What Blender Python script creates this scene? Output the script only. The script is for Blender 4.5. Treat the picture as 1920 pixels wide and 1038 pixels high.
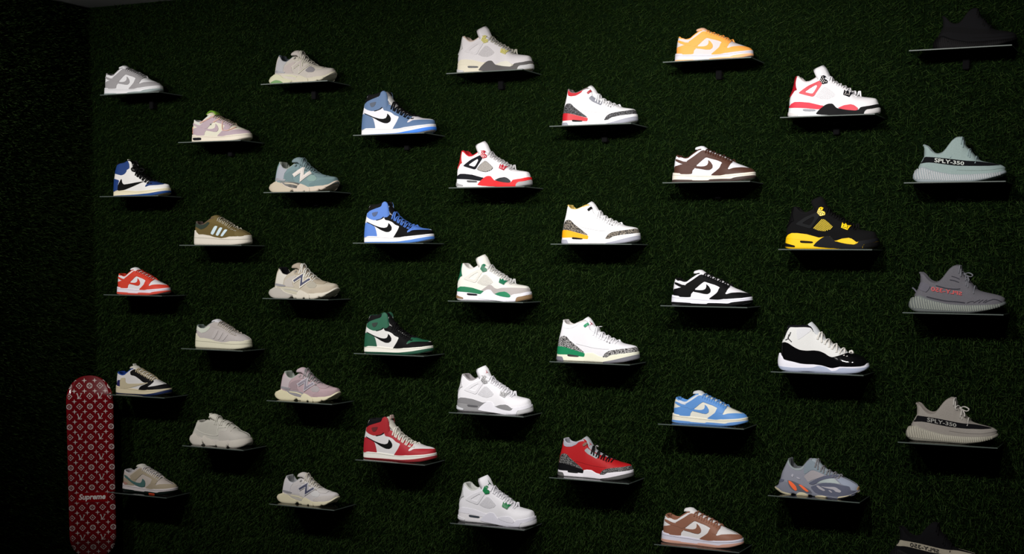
import bpy, bmesh, math, random
import numpy as np
from mathutils import Vector, Matrix
from mathutils.geometry import delaunay_2d_cdt

random.seed(7)
RNG = np.random.default_rng(11)
for o in list(bpy.data.objects):
    bpy.data.objects.remove(o)
SC = bpy.context.scene
COL = SC.collection

# ------------------------------------------------------------------ camera
FLOOR = 2.26                       # height of the lens-fit origin above the floor
CAM_F, CAM_CY = 2685.6, 766.85     # focal length and principal row in 1920x1038 pixels
YAW, PITCH, ROLL = -0.45208, -0.105, 0.00689
CAM = np.array([4.47177, -5.14147, -0.71061 + FLOOR])
_f = np.array([math.sin(YAW) * math.cos(PITCH), math.cos(YAW) * math.cos(PITCH), math.sin(PITCH)])
_r = np.array([math.cos(YAW), -math.sin(YAW), 0.0])
_u = np.cross(_r, _f)
CR = math.cos(ROLL) * _r + math.sin(ROLL) * _u
CU = -math.sin(ROLL) * _r + math.cos(ROLL) * _u
CF = _f
cd = bpy.data.cameras.new('camera')
cd.sensor_fit = 'HORIZONTAL'
cd.sensor_width = 36.0
cd.lens = CAM_F * 36.0 / 1920.0
cd.shift_y = (CAM_CY - 519.0) / 1920.0
cam = bpy.data.objects.new('camera', cd)
COL.objects.link(cam)
cam.matrix_world = Matrix(((CR[0], CU[0], -CF[0], CAM[0]), (CR[1], CU[1], -CF[1], CAM[1]),
                           (CR[2], CU[2], -CF[2], CAM[2]), (0, 0, 0, 1)))
SC.camera = cam


def unproject(px, py, Y):
    """photo pixel -> point on the plane y = Y (parallel to the display wall)"""
    d = CF + CR * (px - 960) / CAM_F - CU * (py - CAM_CY) / CAM_F
    t = (Y - CAM[1]) / d[1]
    return CAM + t * d


def project(P):
    d = np.asarray(P) - CAM
    z = d @ CF
    return 960 + CAM_F * (d @ CR) / z, CAM_CY - CAM_F * (d @ CU) / z


# ------------------------------------------------------------------ world, lights, exposure
w = bpy.data.worlds.new('world')
SC.world = w
w.use_nodes = True
w.node_tree.nodes['Background'].inputs[0].default_value = (0.9, 0.95, 1.0, 1)
w.node_tree.nodes['Background'].inputs[1].default_value = 0.007
SC.view_settings.view_transform = 'Standard'
SC.view_settings.look = 'None'
SC.view_settings.gamma = 1.0
SC.view_settings.use_curve_mapping = False
SC.view_settings.exposure = 0.0
CEIL = 0.412 + FLOOR


def spot(name, loc, target, watts, size_deg, blend, radius, col=(1, 0.96, 0.93)):
    l = bpy.data.lights.new(name, 'SPOT')
    l.energy = watts
    l.spot_size = math.radians(size_deg)
    l.spot_blend = blend
    l.shadow_soft_size = radius
    l.color = col
    o = bpy.data.objects.new(name, l)
    COL.objects.link(o)
    o.location = loc
    o.rotation_euler = (Vector(target) - Vector(loc)).to_track_quat('-Z', 'Y').to_euler()
    return o


LAMPS = [(-0.08, 0.35, 150), (1.15, 1.2, 120), (2.3, 2.2, 124), (3.2, 2.95, 172), (4.0, 3.5, 60)]
for lx, tx, pw in LAMPS:
    spot('ceiling_spotlight', (lx, -2.3, CEIL - 0.12), (tx, 0.0, 1.55), pw, 76, 0.85, 0.06)

# ------------------------------------------------------------------ materials
MATS = {}


def _nt(name):
    m = bpy.data.materials.new(name)
    m.use_nodes = True
    nt = m.node_tree
    return m, nt, nt.nodes['Principled BSDF']


def mat(rgb, kind='leather'):
    """procedural material: colour with fine grain and relief of its kind"""
    rgb = tuple(rgb) if max(rgb) > 0.03 else tuple(c * 0.45 for c in rgb)
    key = (rgb, kind)
    if key in MATS:
        return MATS[key]
    m, nt, b = _nt(kind)
    N, L = nt.nodes.new, nt.links.new
    rough = dict(leather=0.55, suede=0.95, rubber=0.6, fabric=0.9, knit=0.9, patent=0.08, plastic=0.35,
                 ice=0.2, print=0.5, metal=0.3, elephant=0.6, gloss=0.12)[kind]
    b.inputs['Roughness'].default_value = rough
    scale = dict(leather=420, suede=900, rubber=250, fabric=700, knit=500, patent=60, plastic=150, ice=80,
                 print=300, metal=100, elephant=420, gloss=40)[kind]
    depth = dict(leather=0.12, suede=0.35, rubber=0.05, fabric=0.4, knit=0.5, patent=0.01, plastic=0.03, ice=0.02,
                 print=0.02, metal=0.02, elephant=0.15, gloss=0.0)[kind]
    tc = N('ShaderNodeTexCoord')
    no = N('ShaderNodeTexNoise')
    no.inputs['Scale'].default_value = scale
    no.inputs['Detail'].default_value = 3
    L(tc.outputs['Object'], no.inputs['Vector'])
    bump = N('ShaderNodeBump')
    bump.inputs['Strength'].default_value = depth
    bump.inputs['Distance'].default_value = 0.0008
    L(no.outputs['Fac'], bump.inputs['Height'])
    L(bump.outputs['Normal'], b.inputs['Normal'])
    if kind == 'elephant':
        wob = N('ShaderNodeTexNoise')
        wob.inputs['Scale'].default_value = 90
        L(tc.outputs['Object'], wob.inputs['Vector'])
        mix = N('ShaderNodeMixRGB')
        mix.inputs['Fac'].default_value = 0.012
        L(tc.outputs['Object'], mix.inputs[1])
        L(wob.outputs['Color'], mix.inputs[2])
        mp = N('ShaderNodeMapping')
        mp.inputs['Rotation'].default_value = (0, 0.5, 0)
        mp.inputs['Scale'].default_value = (120, 170, 270)
        L(mix.outputs[0], mp.inputs['Vector'])
        vo = N('ShaderNodeTexVoronoi')
        vo.feature = 'DISTANCE_TO_EDGE'
        vo.inputs['Scale'].default_value = 1
        L(mp.outputs['Vector'], vo.inputs['Vector'])
        ramp = N('ShaderNodeValToRGB')
        ramp.color_ramp.elements[0].position = 0.10
        ramp.color_ramp.elements[1].position = 0.16
        ramp.color_ramp.elements[0].color = (0.012, 0.012, 0.013, 1)
        ramp.color_ramp.elements[1].color = (*rgb, 1)
        L(vo.outputs['Distance'], ramp.inputs['Fac'])
        L(ramp.outputs['Color'], b.inputs['Base Color'])
    else:
        ramp = N('ShaderNodeValToRGB')
        k = dict(suede=0.22, fabric=0.15, knit=0.25).get(kind, 0.05)
        ramp.color_ramp.elements[0].color = (*[c * (1 - k) for c in rgb], 1)
        ramp.color_ramp.elements[1].color = (*[min(1, c * (1 + k)) for c in rgb], 1)
        L(no.outputs['Fac'], ramp.inputs['Fac'])
        L(ramp.outputs['Color'], b.inputs['Base Color'])
    if kind == 'patent':
        b.inputs['Coat Weight'].default_value = 1.0
        b.inputs['Coat Roughness'].default_value = 0.03
    if kind == 'ice':
        b.inputs['Transmission Weight'].default_value = 0.25
    if kind in ('suede', 'fabric', 'knit'):
        b.inputs['Specular IOR Level'].default_value = 0.12
    if kind in ('leather', 'rubber', 'plastic', 'elephant'):
        b.inputs['Specular IOR Level'].default_value = 0.25
    if max(rgb) < 0.03 and kind in ('leather', 'rubber', 'plastic'):
        b.inputs['Specular IOR Level'].default_value = 0.06
        b.inputs['Roughness'].default_value = 0.6
    MATS[key] = m
    return m


def glass_mat():
    m = bpy.data.materials.new('clear_glass')
    m.use_nodes = True
    nt = m.node_tree
    nt.nodes.clear()
    N, L = nt.nodes.new, nt.links.new
    out, mx, tr, gl, fr = (N('ShaderNodeOutputMaterial'), N('ShaderNodeMixShader'), N('ShaderNodeBsdfTransparent'),
                           N('ShaderNodeBsdfGlossy'), N('ShaderNodeFresnel'))
    tr.inputs[0].default_value = (0.88, 0.93, 0.90, 1)
    gl.inputs['Roughness'].default_value = 0.03
    fr.inputs['IOR'].default_value = 1.45
    L(fr.outputs[0], mx.inputs[0])
    L(tr.outputs[0], mx.inputs[1])
    L(gl.outputs[0], mx.inputs[2])
    L(mx.outputs[0], out.inputs[0])
    return m


GLASS = glass_mat()
GEDGE, _, _b = _nt('glass_cut_edge')
_b.inputs['Base Color'].default_value = (0.07, 0.09, 0.08, 1)
_b.inputs['Roughness'].default_value = 0.45
_b.inputs['Specular IOR Level'].default_value = 0.35
BLACKMETAL = mat((0.006, 0.006, 0.007), 'suede')


# ------------------------------------------------------------------ object helpers
def link(o, parent=None):
    COL.objects.link(o)
    if parent is not None:
        o.parent = parent
    return o


def mesh_obj(name, verts, faces, material, parent=None, smooth=True, recalc=False, weld=False):
    me = bpy.data.meshes.new(name)
    me.from_pydata([tuple(map(float, v)) for v in verts], [], [tuple(int(i) for i in f) for f in faces])
    if weld:
        bm = bmesh.new()
        bm.from_mesh(me)
        bmesh.ops.remove_doubles(bm, verts=[v for v in bm.verts if abs(v.co.y) < 1e-5], dist=2e-5)
        bm.to_mesh(me)
        bm.free()
    if recalc:
        bm = bmesh.new()
        bm.from_mesh(me)
        bmesh.ops.recalc_face_normals(bm, faces=bm.faces)
        bm.to_mesh(me)
        bm.free()
    if smooth:
        me.polygons.foreach_set('use_smooth', [True] * len(me.polygons))
    for mm in (material if isinstance(material, (list, tuple)) else [material]):
        me.materials.append(mm)
    me.update()
    return link(bpy.data.objects.new(name, me), parent)


def empty(name, loc, label, cat, group=None):
    o = bpy.data.objects.new(name, None)
    o.empty_display_size = 0.05
    o.location = loc
    COL.objects.link(o)
    o['label'] = label
    o['category'] = cat
    if group:
        o['group'] = group
    return o


def box_geo(x0, x1, y0, y1, z0, z1):
    v = [(x, y, z) for x in (x0, x1) for y in (y0, y1) for z in (z0, z1)]
    f = [(0, 1, 3, 2), (4, 6, 7, 5), (0, 4, 5, 1), (2, 3, 7, 6), (0, 2, 6, 4), (1, 5, 7, 3)]
    return v, f


def bevel_box(name, ext, material, parent=None, bev=0.002):
    v, f = box_geo(*ext)
    me = bpy.data.meshes.new(name)
    bm = bmesh.new()
    vs = [bm.verts.new(p) for p in v]
    for q in f:
        bm.faces.new([vs[i] for i in q])
    bmesh.ops.recalc_face_normals(bm, faces=bm.faces)
    bmesh.ops.bevel(bm, geom=list(bm.edges), offset=bev, segments=2, affect='EDGES')
    bm.to_mesh(me)
    bm.free()
    me.materials.append(material)
    return link(bpy.data.objects.new(name, me), parent)


# ------------------------------------------------------------------ the room
WALLX0, WALLX1 = -0.215, 4.6
BACK = 0.03                                     # backing of the turf; blade tips end near y = 0
turf_back, nt, b = _nt('turf_backing')
b.inputs['Base Color'].default_value = (0.004, 0.009, 0.003, 1)
b.inputs['Roughness'].default_value = 1.0
b.inputs['Specular IOR Level'].default_value = 0.0
paint, nt, b = _nt('painted_ceiling')
no = nt.nodes.new('ShaderNodeTexNoise')
no.inputs['Scale'].default_value = 60
bp = nt.nodes.new('ShaderNodeBump')
bp.inputs['Strength'].default_value = 0.05
nt.links.new(no.outputs['Fac'], bp.inputs['Height'])
nt.links.new(bp.outputs['Normal'], b.inputs['Normal'])
b.inputs['Base Color'].default_value = (0.34, 0.35, 0.35, 1)
b.inputs['Roughness'].default_value = 0.9
flo, nt, b = _nt('dark_floor')
ch = nt.nodes.new('ShaderNodeTexNoise')
ch.inputs['Scale'].default_value = 4
rp = nt.nodes.new('ShaderNodeValToRGB')
rp.color_ramp.elements[0].color = (0.03, 0.03, 0.03, 1)
rp.color_ramp.elements[1].color = (0.06, 0.058, 0.055, 1)
nt.links.new(ch.outputs['Fac'], rp.inputs['Fac'])
nt.links.new(rp.outputs['Color'], b.inputs['Base Color'])


def struct(name, ext, material, label):
    v, f = box_geo(*ext)
    o = mesh_obj(name, v, f, material, smooth=False, recalc=True)
    o['kind'] = 'structure'
    o['label'] = label
    return o


wall_back = struct('wall_back', (WALLX0 - 0.1, WALLX1, BACK, BACK + 0.1, 0, CEIL), turf_back,
                   'back wall covered in dark artificial grass')
wall_left = struct('wall_left', (WALLX0 - 0.1, WALLX0, -2.6, BACK, 0, CEIL), turf_back,
                   'short left side wall covered in dark artificial grass')
struct('ceiling', (WALLX0 - 0.1, WALLX1, -5.8, BACK + 0.1, CEIL, CEIL + 0.1), paint, 'plain pale painted ceiling')
struct('floor', (WALLX0 - 0.1, WALLX1 + 1.2, -5.8, BACK + 0.1, -0.1, 0), flo, 'dark floor below the display wall')

# artificial turf: real blades, one mesh per wall
turf_mat, nt, b = _nt('turf_blades')
at = nt.nodes.new('ShaderNodeAttribute')
at.attribute_name = 'tone'
rp = nt.nodes.new('ShaderNodeValToRGB')
cr = rp.color_ramp
cr.elements[0].color = (0.0145, 0.034, 0.007, 1)
cr.elements[1].position = 0.97
cr.elements[1].color = (0.035, 0.059, 0.016, 1)
e = cr.elements.new(0.6)
e.color = (0.021, 0.045, 0.009, 1)
nt.links.new(at.outputs['Fac'], rp.inputs['Fac'])
nt.links.new(rp.outputs['Color'], b.inputs['Base Color'])
b.inputs['Roughness'].default_value = 0.55
b.inputs['Specular IOR Level'].default_value = 0.06


def turf(name, n, origin, ua, la, va, lv, na, label, comb=0.0):
    """n blades rooted on a rectangle (axes ua, va), growing along na"""
    ua, va, na, origin = map(np.array, (ua, va, na, origin))
    a = RNG.random(n) * la
    c = RNG.random(n) * lv
    root = origin + a[:, None] * ua + c[:, None] * va
    ln = RNG.uniform(0.020, 0.036, n)
    ang = RNG.uniform(0, 2 * math.pi, n)
    lean = RNG.uniform(0.1, 0.95, n)
    side = (np.cos(ang) + comb)[:, None] * ua + (np.sin(ang) - 0.35)[:, None] * va
    dirv = na + lean[:, None] * side
    dirv /= np.linalg.norm(dirv, axis=1)[:, None]
    bend = dirv + 0.55 * lean[:, None] * side
    bend /= np.linalg.norm(bend, axis=1)[:, None]
    mid = root + dirv * (ln * 0.55)[:, None]
    tip = mid + bend * (ln * 0.5)[:, None]
    wv = np.cross(dirv, np.stack([np.cos(ang * 3 + 1), np.sin(ang * 5), np.sin(ang * 2 + 2)], 1))
    wv /= np.linalg.norm(wv, axis=1)[:, None]
    hw = RNG.uniform(0.0006, 0.0011, n)[:, None]
    V = np.stack([root - wv * hw, root + wv * hw, mid + wv * hw, mid - wv * hw, tip], 1).reshape(-1, 3)
    idx = np.arange(n)[:, None] * 5
    loops = np.concatenate([idx + np.array([0, 1, 2, 3]), idx + np.array([3, 2, 4])], 1).reshape(-1)
    me = bpy.data.meshes.new(name)
    me.vertices.add(n * 5)
    me.vertices.foreach_set('co', V.astype(np.float32).reshape(-1))
    me.loops.add(n * 7)
    me.loops.foreach_set('vertex_index', loops.astype(np.int32))
    me.polygons.add(n * 2)
    st = np.stack([np.arange(n) * 7, np.arange(n) * 7 + 4], 1).reshape(-1)
    me.polygons.foreach_set('loop_start', st.astype(np.int32))
    me.update(calc_edges=True)
    tone = np.repeat(RNG.random(n) ** 1.3, 5).astype(np.float32)
    at_ = me.attributes.new('tone', 'FLOAT', 'POINT')
    at_.data.foreach_set('value', tone)
    me.materials.append(turf_mat)
    o = link(bpy.data.objects.new(name, me))
    o['kind'] = 'stuff'
    o['label'] = label
    o['category'] = 'grass'
    return o


turf('artificial_grass', 560000, (WALLX0, BACK, CEIL - 2.62), (1, 0, 0), 4.3, (0, 0, 1), 2.615, (0, -1, 0),
     'dark green artificial grass covering the whole back display wall', comb=0.6)
turf('artificial_grass', 70000, (WALLX0 - 0.0, -0.95, CEIL - 2.62), (0, 1, 0), 0.97, (0, 0, 1), 2.615, (1, 0, 0),
     'dark artificial grass on the short side wall left of the corner')

# ------------------------------------------------------------------ glass shelves
SHELF_W, SHELF_D, GT = 0.33, 0.145, 0.004
SHELF = {(0, 0): (0.0084, -0.0065), (0, 1): (-0.0068, -0.4505), (0, 2): (0.0027, -0.8862), (0, 3): (0.0069, -1.3357),
         (0, 4): (0.0083, -1.7829), (1, 0): (0.437, -0.2254), (1, 1): (0.4338, -0.6647), (1, 2): (0.4334, -1.1135),
         (1, 3): (0.4305, -1.542), (2, 0): (0.8724, 0.0005), (2, 1): (0.88, -0.4446), (2, 2): (0.8692, -0.8866),
         (2, 3): (0.8839, -1.3198), (2, 4): (0.8921, -1.7646), (3, 0): (1.3227, -0.2221), (3, 1): (1.3186, -0.6541),
         (3, 2): (1.3209, -1.1036), (3, 3): (1.326, -1.5438), (4, 0): (1.7501, 0.0019), (4, 1): (1.7618, -0.4385),
         (4, 2): (1.7593, -0.8805), (4, 3): (1.7653, -1.3239), (4, 4): (1.7722, -1.7703), (5, 0): (2.1937, -0.215),
         (5, 1): (2.2031, -0.6564), (5, 2): (2.2035, -1.1044), (5, 3): (2.2071, -1.5534), (6, 0): (2.6428, -0.0013),
         (6, 1): (2.6497, -0.4333), (6, 2): (2.6501, -0.881), (6, 3): (2.6486, -1.3199), (6, 4): (2.6419, -1.7748),
         (7, 0): (3.0817, -0.214), (7, 1): (3.0876, -0.6733), (7, 2): (3.0721, -1.1078), (7, 3): (3.073, -1.555),
         (8, 0): (3.5177, -0.0089), (8, 1): (3.5162, -0.4478), (8, 2): (3.527, -0.8866), (8, 3): (3.5265, -1.3329),
         (8, 4): (3.5265, -1.7755)}
SHELF = {k: (x, z + FLOOR) for k, (x, z) in SHELF.items()}


def make_shelf(key, label):
    x, z = SHELF[key]
    t = empty('glass_shelf', (x + SHELF_W / 2, BACK, z - GT / 2), label, 'shelf', 'glass shelves on the grass wall')
    hw = SHELF_W / 2
    v, f = box_geo(-hw, hw, -SHELF_D - BACK, 0, 0, GT)
    me = bpy.data.meshes.new('panel')
    bm = bmesh.new()
    vs = [bm.verts.new(p) for p in v]
    for q in f:
        bm.faces.new([vs[i] for i in q])
    bmesh.ops.recalc_face_normals(bm, faces=bm.faces)
    bmesh.ops.bevel(bm, geom=list(bm.edges), offset=0.0006, segments=1, affect='EDGES')
    bm.normal_update()
    for fc in bm.faces:
        fc.material_index = 0 if abs(fc.normal.z) > 0.9 else 1
    bm.to_mesh(me)
    bm.free()
    me.materials.append(GLASS)
    me.materials.append(GEDGE)
    link(bpy.data.objects.new('panel', me), t)
    # black bracket under the glass: wall plate and arm
    br = bevel_box('bracket', (-0.014, 0.014, -0.075, 0, -0.012, -0.0002), BLACKMETAL, t)
    bevel_box('wall_plate', (-0.011, 0.011, -0.032, 0, -0.05, -0.0122), BLACKMETAL, br)
    return t


# ------------------------------------------------------------------ shoe geometry
def pchip(pts):
    pts = sorted(pts)
    x = np.array([p[0] for p in pts], float)
    y = np.array([p[1] for p in pts], float)
    x = x + np.arange(len(x)) * 1e-6
    h = np.diff(x)
    d = np.diff(y) / h
    m = np.zeros(len(x))
    m[0], m[-1] = d[0], d[-1]
    for i in range(1, len(x) - 1):
        if d[i - 1] * d[i] > 0:
            w1, w2 = 2 * h[i] + h[i - 1], h[i] + 2 * h[i - 1]
            m[i] = (w1 + w2) / (w1 / d[i - 1] + w2 / d[i])

    def fn(q):
        q = np.clip(np.asarray(q, float), x[0], x[-1])
        i = np.clip(np.searchsorted(x, q) - 1, 0, len(x) - 2)
        t = (q - x[i]) / h[i]
        return ((1 + 2 * t) * (1 - t) ** 2 * y[i] + t * (1 - t) ** 2 * h[i] * m[i]
                + t * t * (3 - 2 * t) * y[i + 1] + t * t * (t - 1) * h[i] * m[i + 1])
    return fn


def linear(pts):
    pts = sorted(pts)
    x = np.array([p[0] for p in pts], float)
    y = np.array([p[1] for p in pts], float)
    return lambda q: np.interp(q, x, y)


PLAN = pchip([(0, .112), (.12, .118), (.35, .112), (.5, .122), (.72, .155), (.86, .150), (1, .13)])


def width(xi, hc=.12, tc=.22):
    xi = np.clip(np.asarray(xi, float), 0, 1)
    w_ = PLAN(xi)
    a = np.clip((hc - xi) / hc, 0, 1)
    w_ = w_ * (1 - a ** 2.4) ** (1 / 2.4)
    a = np.clip((xi - (1 - tc)) / tc, 0, 1)
    return w_ * (1 - a ** 2.3) ** (1 / 2.3)


_XI = (1 - np.cos(np.linspace(0, math.pi, 500))) / 2
_S = np.concatenate([[0], np.cumsum(np.hypot(np.diff(_XI), np.diff(width(_XI))))])
SMAX = _S[-1]


def s_of(xi):
    return np.interp(xi, _XI, _S)


def xi_of(s):
    return np.interp(s, _S, _XI)


class Upper:
    def __init__(u, T, heel, sole_top, wt, p, end=0.985):
        u.T, u.h, u.st, u.wt, u.p, u.end = T, heel, sole_top, wt, p, end

    def B(u, xi):
        return u.st(xi) - 0.03

    def dims(u, xi):
        e = np.clip(xi, 0, 1)
        B = u.B(e)
        T = np.maximum(u.T(e), B + 0.02)
        Wb = width(e) * 0.955
        Wt = np.minimum(u.wt(e), Wb * 0.97)
        return B, T, Wb, Wt, u.p(e)

    def P(u, s, a):
        xi = xi_of(s)
        B, T, Wb, Wt, p = u.dims(xi)
        a = np.clip(a, 0, 1)
        un = np.sin(a * math.pi / 2) ** (2 / p)
        cn = np.maximum(np.cos(a * math.pi / 2), 0) ** (2 / p)
        z = B + (T - B) * un
        y = Wt + (Wb - Wt) * cn
        x = xi * u.end + 0.004 + u.h(z) * (1 - xi) ** 4
        return np.stack([x, y, z], -1)

    def inv(u, x, z):
        x, z = np.asarray(x, float), np.asarray(z, float)
        xi = np.clip(x, 0, 1)
        for _ in range(12):
            xi = np.clip((x - 0.004 - u.h(z) * (1 - xi) ** 4) / u.end, 0, 1)
        B, T, Wb, Wt, p = u.dims(xi)
        un = np.clip((z - B) / (T - B), 0, 1)
        return s_of(xi), np.arcsin(un ** (p / 2)) * 2 / math.pi


class Sole:
    def __init__(o, top, bot, heel, bulge=0.0, flare=1.02, taper=0.05):
        o.top, o.bot, o.h, o.bulge, o.flare, o.taper = top, bot, heel, bulge, flare, taper

    def P(o, s, v):
        xi = xi_of(s)
        t, b_ = o.top(xi), o.bot(xi)
        t = np.maximum(t, b_ + 0.01)
        v = np.clip(v, 0, 1)
        z = b_ + (t - b_) * v
        g = o.flare * (1 - 0.045 * np.clip((0.12 - v) / 0.12, 0, 1) ** 2 - o.taper * v * v) + o.bulge * np.sin(math.pi * v)
        y = width(xi) * g
        x = xi + o.h(z) * (1 - xi) ** 4 + (g - 1) * 0.10 * (2 * xi - 1)
        return np.stack([x, y, z], -1)

    def inv(o, x, z):
        x, z = np.asarray(x, float), np.asarray(z, float)
        xi = np.clip(x, 0, 1)
        for _ in range(12):
            xi = np.clip(x - o.h(z) * (1 - xi) ** 4, 0, 1)
        t, b_ = o.top(xi), o.bot(xi)
        return s_of(xi), np.clip((z - b_) / np.maximum(t - b_, 0.01), 0, 1)


def normals(surf, s, a):
    e = 2e-3
    s0, s1 = np.clip(s - e, 0, SMAX), np.clip(s + e, 0, SMAX)
    a0, a1 = np.clip(a - e, 0, 1), np.clip(a + e, 0, 1)
    n = np.cross(surf.P(s, a1) - surf.P(s, a0), surf.P(s1, a) - surf.P(s0, a))
    ln = np.linalg.norm(n, axis=-1, keepdims=True)
    n = n / np.maximum(ln, 1e-12)
    return np.where((ln < 1e-11) | ~np.isfinite(n), np.array([0, 1.0, 0]), n)


def chaikin(poly, k=0.16, it=2):
    P = np.asarray(poly, float)
    for _ in range(it):
        Q = np.roll(P, -1, 0)
        P = np.stack([P + (Q - P) * k, Q - (Q - P) * k], 1).reshape(-1, 2)
    return P


def densify(P, step):
    out = []
    for a, b_ in zip(P, np.roll(P, -1, 0)):
        n = max(1, int(np.ceil(np.hypot(*(b_ - a)) / step)))
        for i in range(n):
            out.append(a + (b_ - a) * i / n)
    return np.array(out)


def inside(P, q):
    x, y = q[:, 0], q[:, 1]
    c = np.zeros(len(q), bool)
    j = len(P) - 1
    for i in range(len(P)):
        xi_, yi, xj, yj = P[i, 0], P[i, 1], P[j, 0], P[j, 1]
        if yi != yj:
            c ^= ((yi > y) != (yj > y)) & (x < (xj - xi_) * (y - yi) / (yj - yi) + xi_)
        j = i
    return c


AH = 0.22       # metric height of the a/v axis in parameter space


def panel_geo(surf, polys, off, holes=(), sides=(1, -1), round_=True, step=0.02, under=0.004, joined=False):
    """overlay panels: (x,z) outlines cut onto the surface, with a real edge thickness"""
    out = []
    for poly in polys:
        rings = []
        for R in [poly] + list(holes):
            R = chaikin(R) if round_ else np.asarray(R, float)
            R = densify(R, step * 0.8)
            s, a = surf.inv(R[:, 0], R[:, 1])
            Q = np.stack([s, a * AH], 1)
            keep = np.hypot(*(Q - np.roll(Q, 1, 0)).T) > 2e-4
            rings.append(Q[keep])
        if len(rings[0]) < 3:
            continue
        lo, hi = rings[0].min(0), rings[0].max(0)
        gx, gy = np.meshgrid(np.arange(lo[0] + step / 2, hi[0], step), np.arange(lo[1] + step / 2, hi[1], step))
        g = np.stack([gx.ravel(), gy.ravel()], 1)
        if len(g):
            ok = inside(rings[0], g)
            for R in rings[1:]:
                ok &= ~inside(R, g)
            bd = np.concatenate(rings)
            g = g[ok]
            if len(g):
                dmin = np.min(np.hypot(g[:, None, 0] - bd[None, :, 0], g[:, None, 1] - bd[None, :, 1]), 1)
                g = g[dmin > step * 0.45]
        vs, es = [], []
        for R in rings:
            n0 = len(vs)
            vs += [Vector((float(q[0]), float(q[1]))) for q in R]
            es += [(n0 + i, n0 + (i + 1) % len(R)) for i in range(len(R))]
        vs += [Vector((float(q[0]), float(q[1]))) for q in g]
        ov, oe, of, *_ = delaunay_2d_cdt(vs, es, [], 0, 1e-5)
        q = np.array([(v.x, v.y) for v in ov])
        tri = np.array([f for f in of if len(f) == 3])
        if not len(tri):
            continue
        cen = q[tri].mean(1)
        ok = inside(rings[0], cen)
        for R in rings[1:]:
            ok &= ~inside(R, cen)
        tri = tri[ok]
        if not len(tri):
            continue
        s, a = q[:, 0], q[:, 1] / AH
        P = surf.P(s, a)
        N_ = normals(surf, s, a)
        mid_ = P[:, 1] < 1.2e-3          # on the centre line: the two halves meet
        N_[mid_, 1] = 0
        ln_ = np.linalg.norm(N_, axis=1)
        N_[ln_ < .3] = (0, 0, 1.0)
        N_ /= np.linalg.norm(N_, axis=1)[:, None]
        top = P + N_ * off
        low = P - N_ * under
        top[mid_, 1] = 0
        low[mid_, 1] = 0
        ec = {}
        for t in tri:
            for i in range(3):
                e_ = (t[i], t[(i + 1) % 3])
                k = (min(e_), max(e_))
                ec.setdefault(k, []).append(e_)
        bnd = [v[0] for v in ec.values() if len(v) == 1]
        bi = sorted({i for e_ in bnd for i in e_})
        mp = {b_: i for i, b_ in enumerate(bi)}
        wrap = bool(np.min(np.abs(top[:, 1])) < 2e-3) and len(sides) == 2
        cur = None
        for sd in sides:
            m_ = np.array([1, -sd, 1.0])      # the viewer's side is local -y
            if cur is None or not (wrap or joined):
                cur = ([], [], wrap)
                if joined and out:
                    cur = out[0]
                else:
                    out.append(cur)
            V, F = cur[0], cur[1]
            n0 = len(V)
            V += list(top * m_)
            n1 = len(V)
            V += list(top[bi] * m_)
            n2 = len(V)
            V += list(low[bi] * m_)
            for t in tri:
                F.append([n0 + i for i in (t if sd > 0 else t[::-1])])
            for a_, b_ in bnd:
                if wrap and mid_[a_] and mid_[b_]:
                    continue
                qd = [n1 + mp[a_], n2 + mp[a_], n2 + mp[b_], n1 + mp[b_]]
                F.append(qd if sd > 0 else qd[::-1])
    return out


def ring_cols(n, lo=0.0, hi=SMAX):
    return np.linspace(lo, hi, n)


def upper_geo(up, xo, n=64, m=16):
    s = ring_cols(n)
    A = np.linspace(0, 1, m)
    S2, A2 = np.meshgrid(s, A, indexing='ij')
    P = up.P(S2, A2)
    near = P * np.array([1, -1, 1.0])
    far = P[1:-1][::-1] * np.array([1, 1, 1.0])
    R = np.concatenate([near, far], 0)          # closed ring of columns
    K = len(R)
    V = list(R.reshape(-1, 3))
    F = []
    for i in range(K):
        j = (i + 1) % K
        for k in range(m - 1):
            F.append((i * m + k, j * m + k, j * m + k + 1, i * m + k + 1))
    # closed roof in front of the collar opening
    xi = xi_of(s)
    prev = None
    for i in range(n):
        if xi[i] < xo - 1e-6:
            continue
        it = i * m + m - 1
        jt = ((K - i) % K) * m + m - 1
        a, b_ = np.array(V[it]), np.array(V[jt])
        row = [it]
        for t in (.2, .4, .6, .8):
            q = a + (b_ - a) * t
            q[2] += 0.012 * math.sin(math.pi * t) * min(1, abs(a[1]) / .05)
            row.append(len(V))
            V.append(q)
        row.append(jt)
        if prev:
            for k in range(5):
                F.append((prev[k], row[k], row[k + 1], prev[k + 1]))
        prev = row
    return V, F


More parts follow.
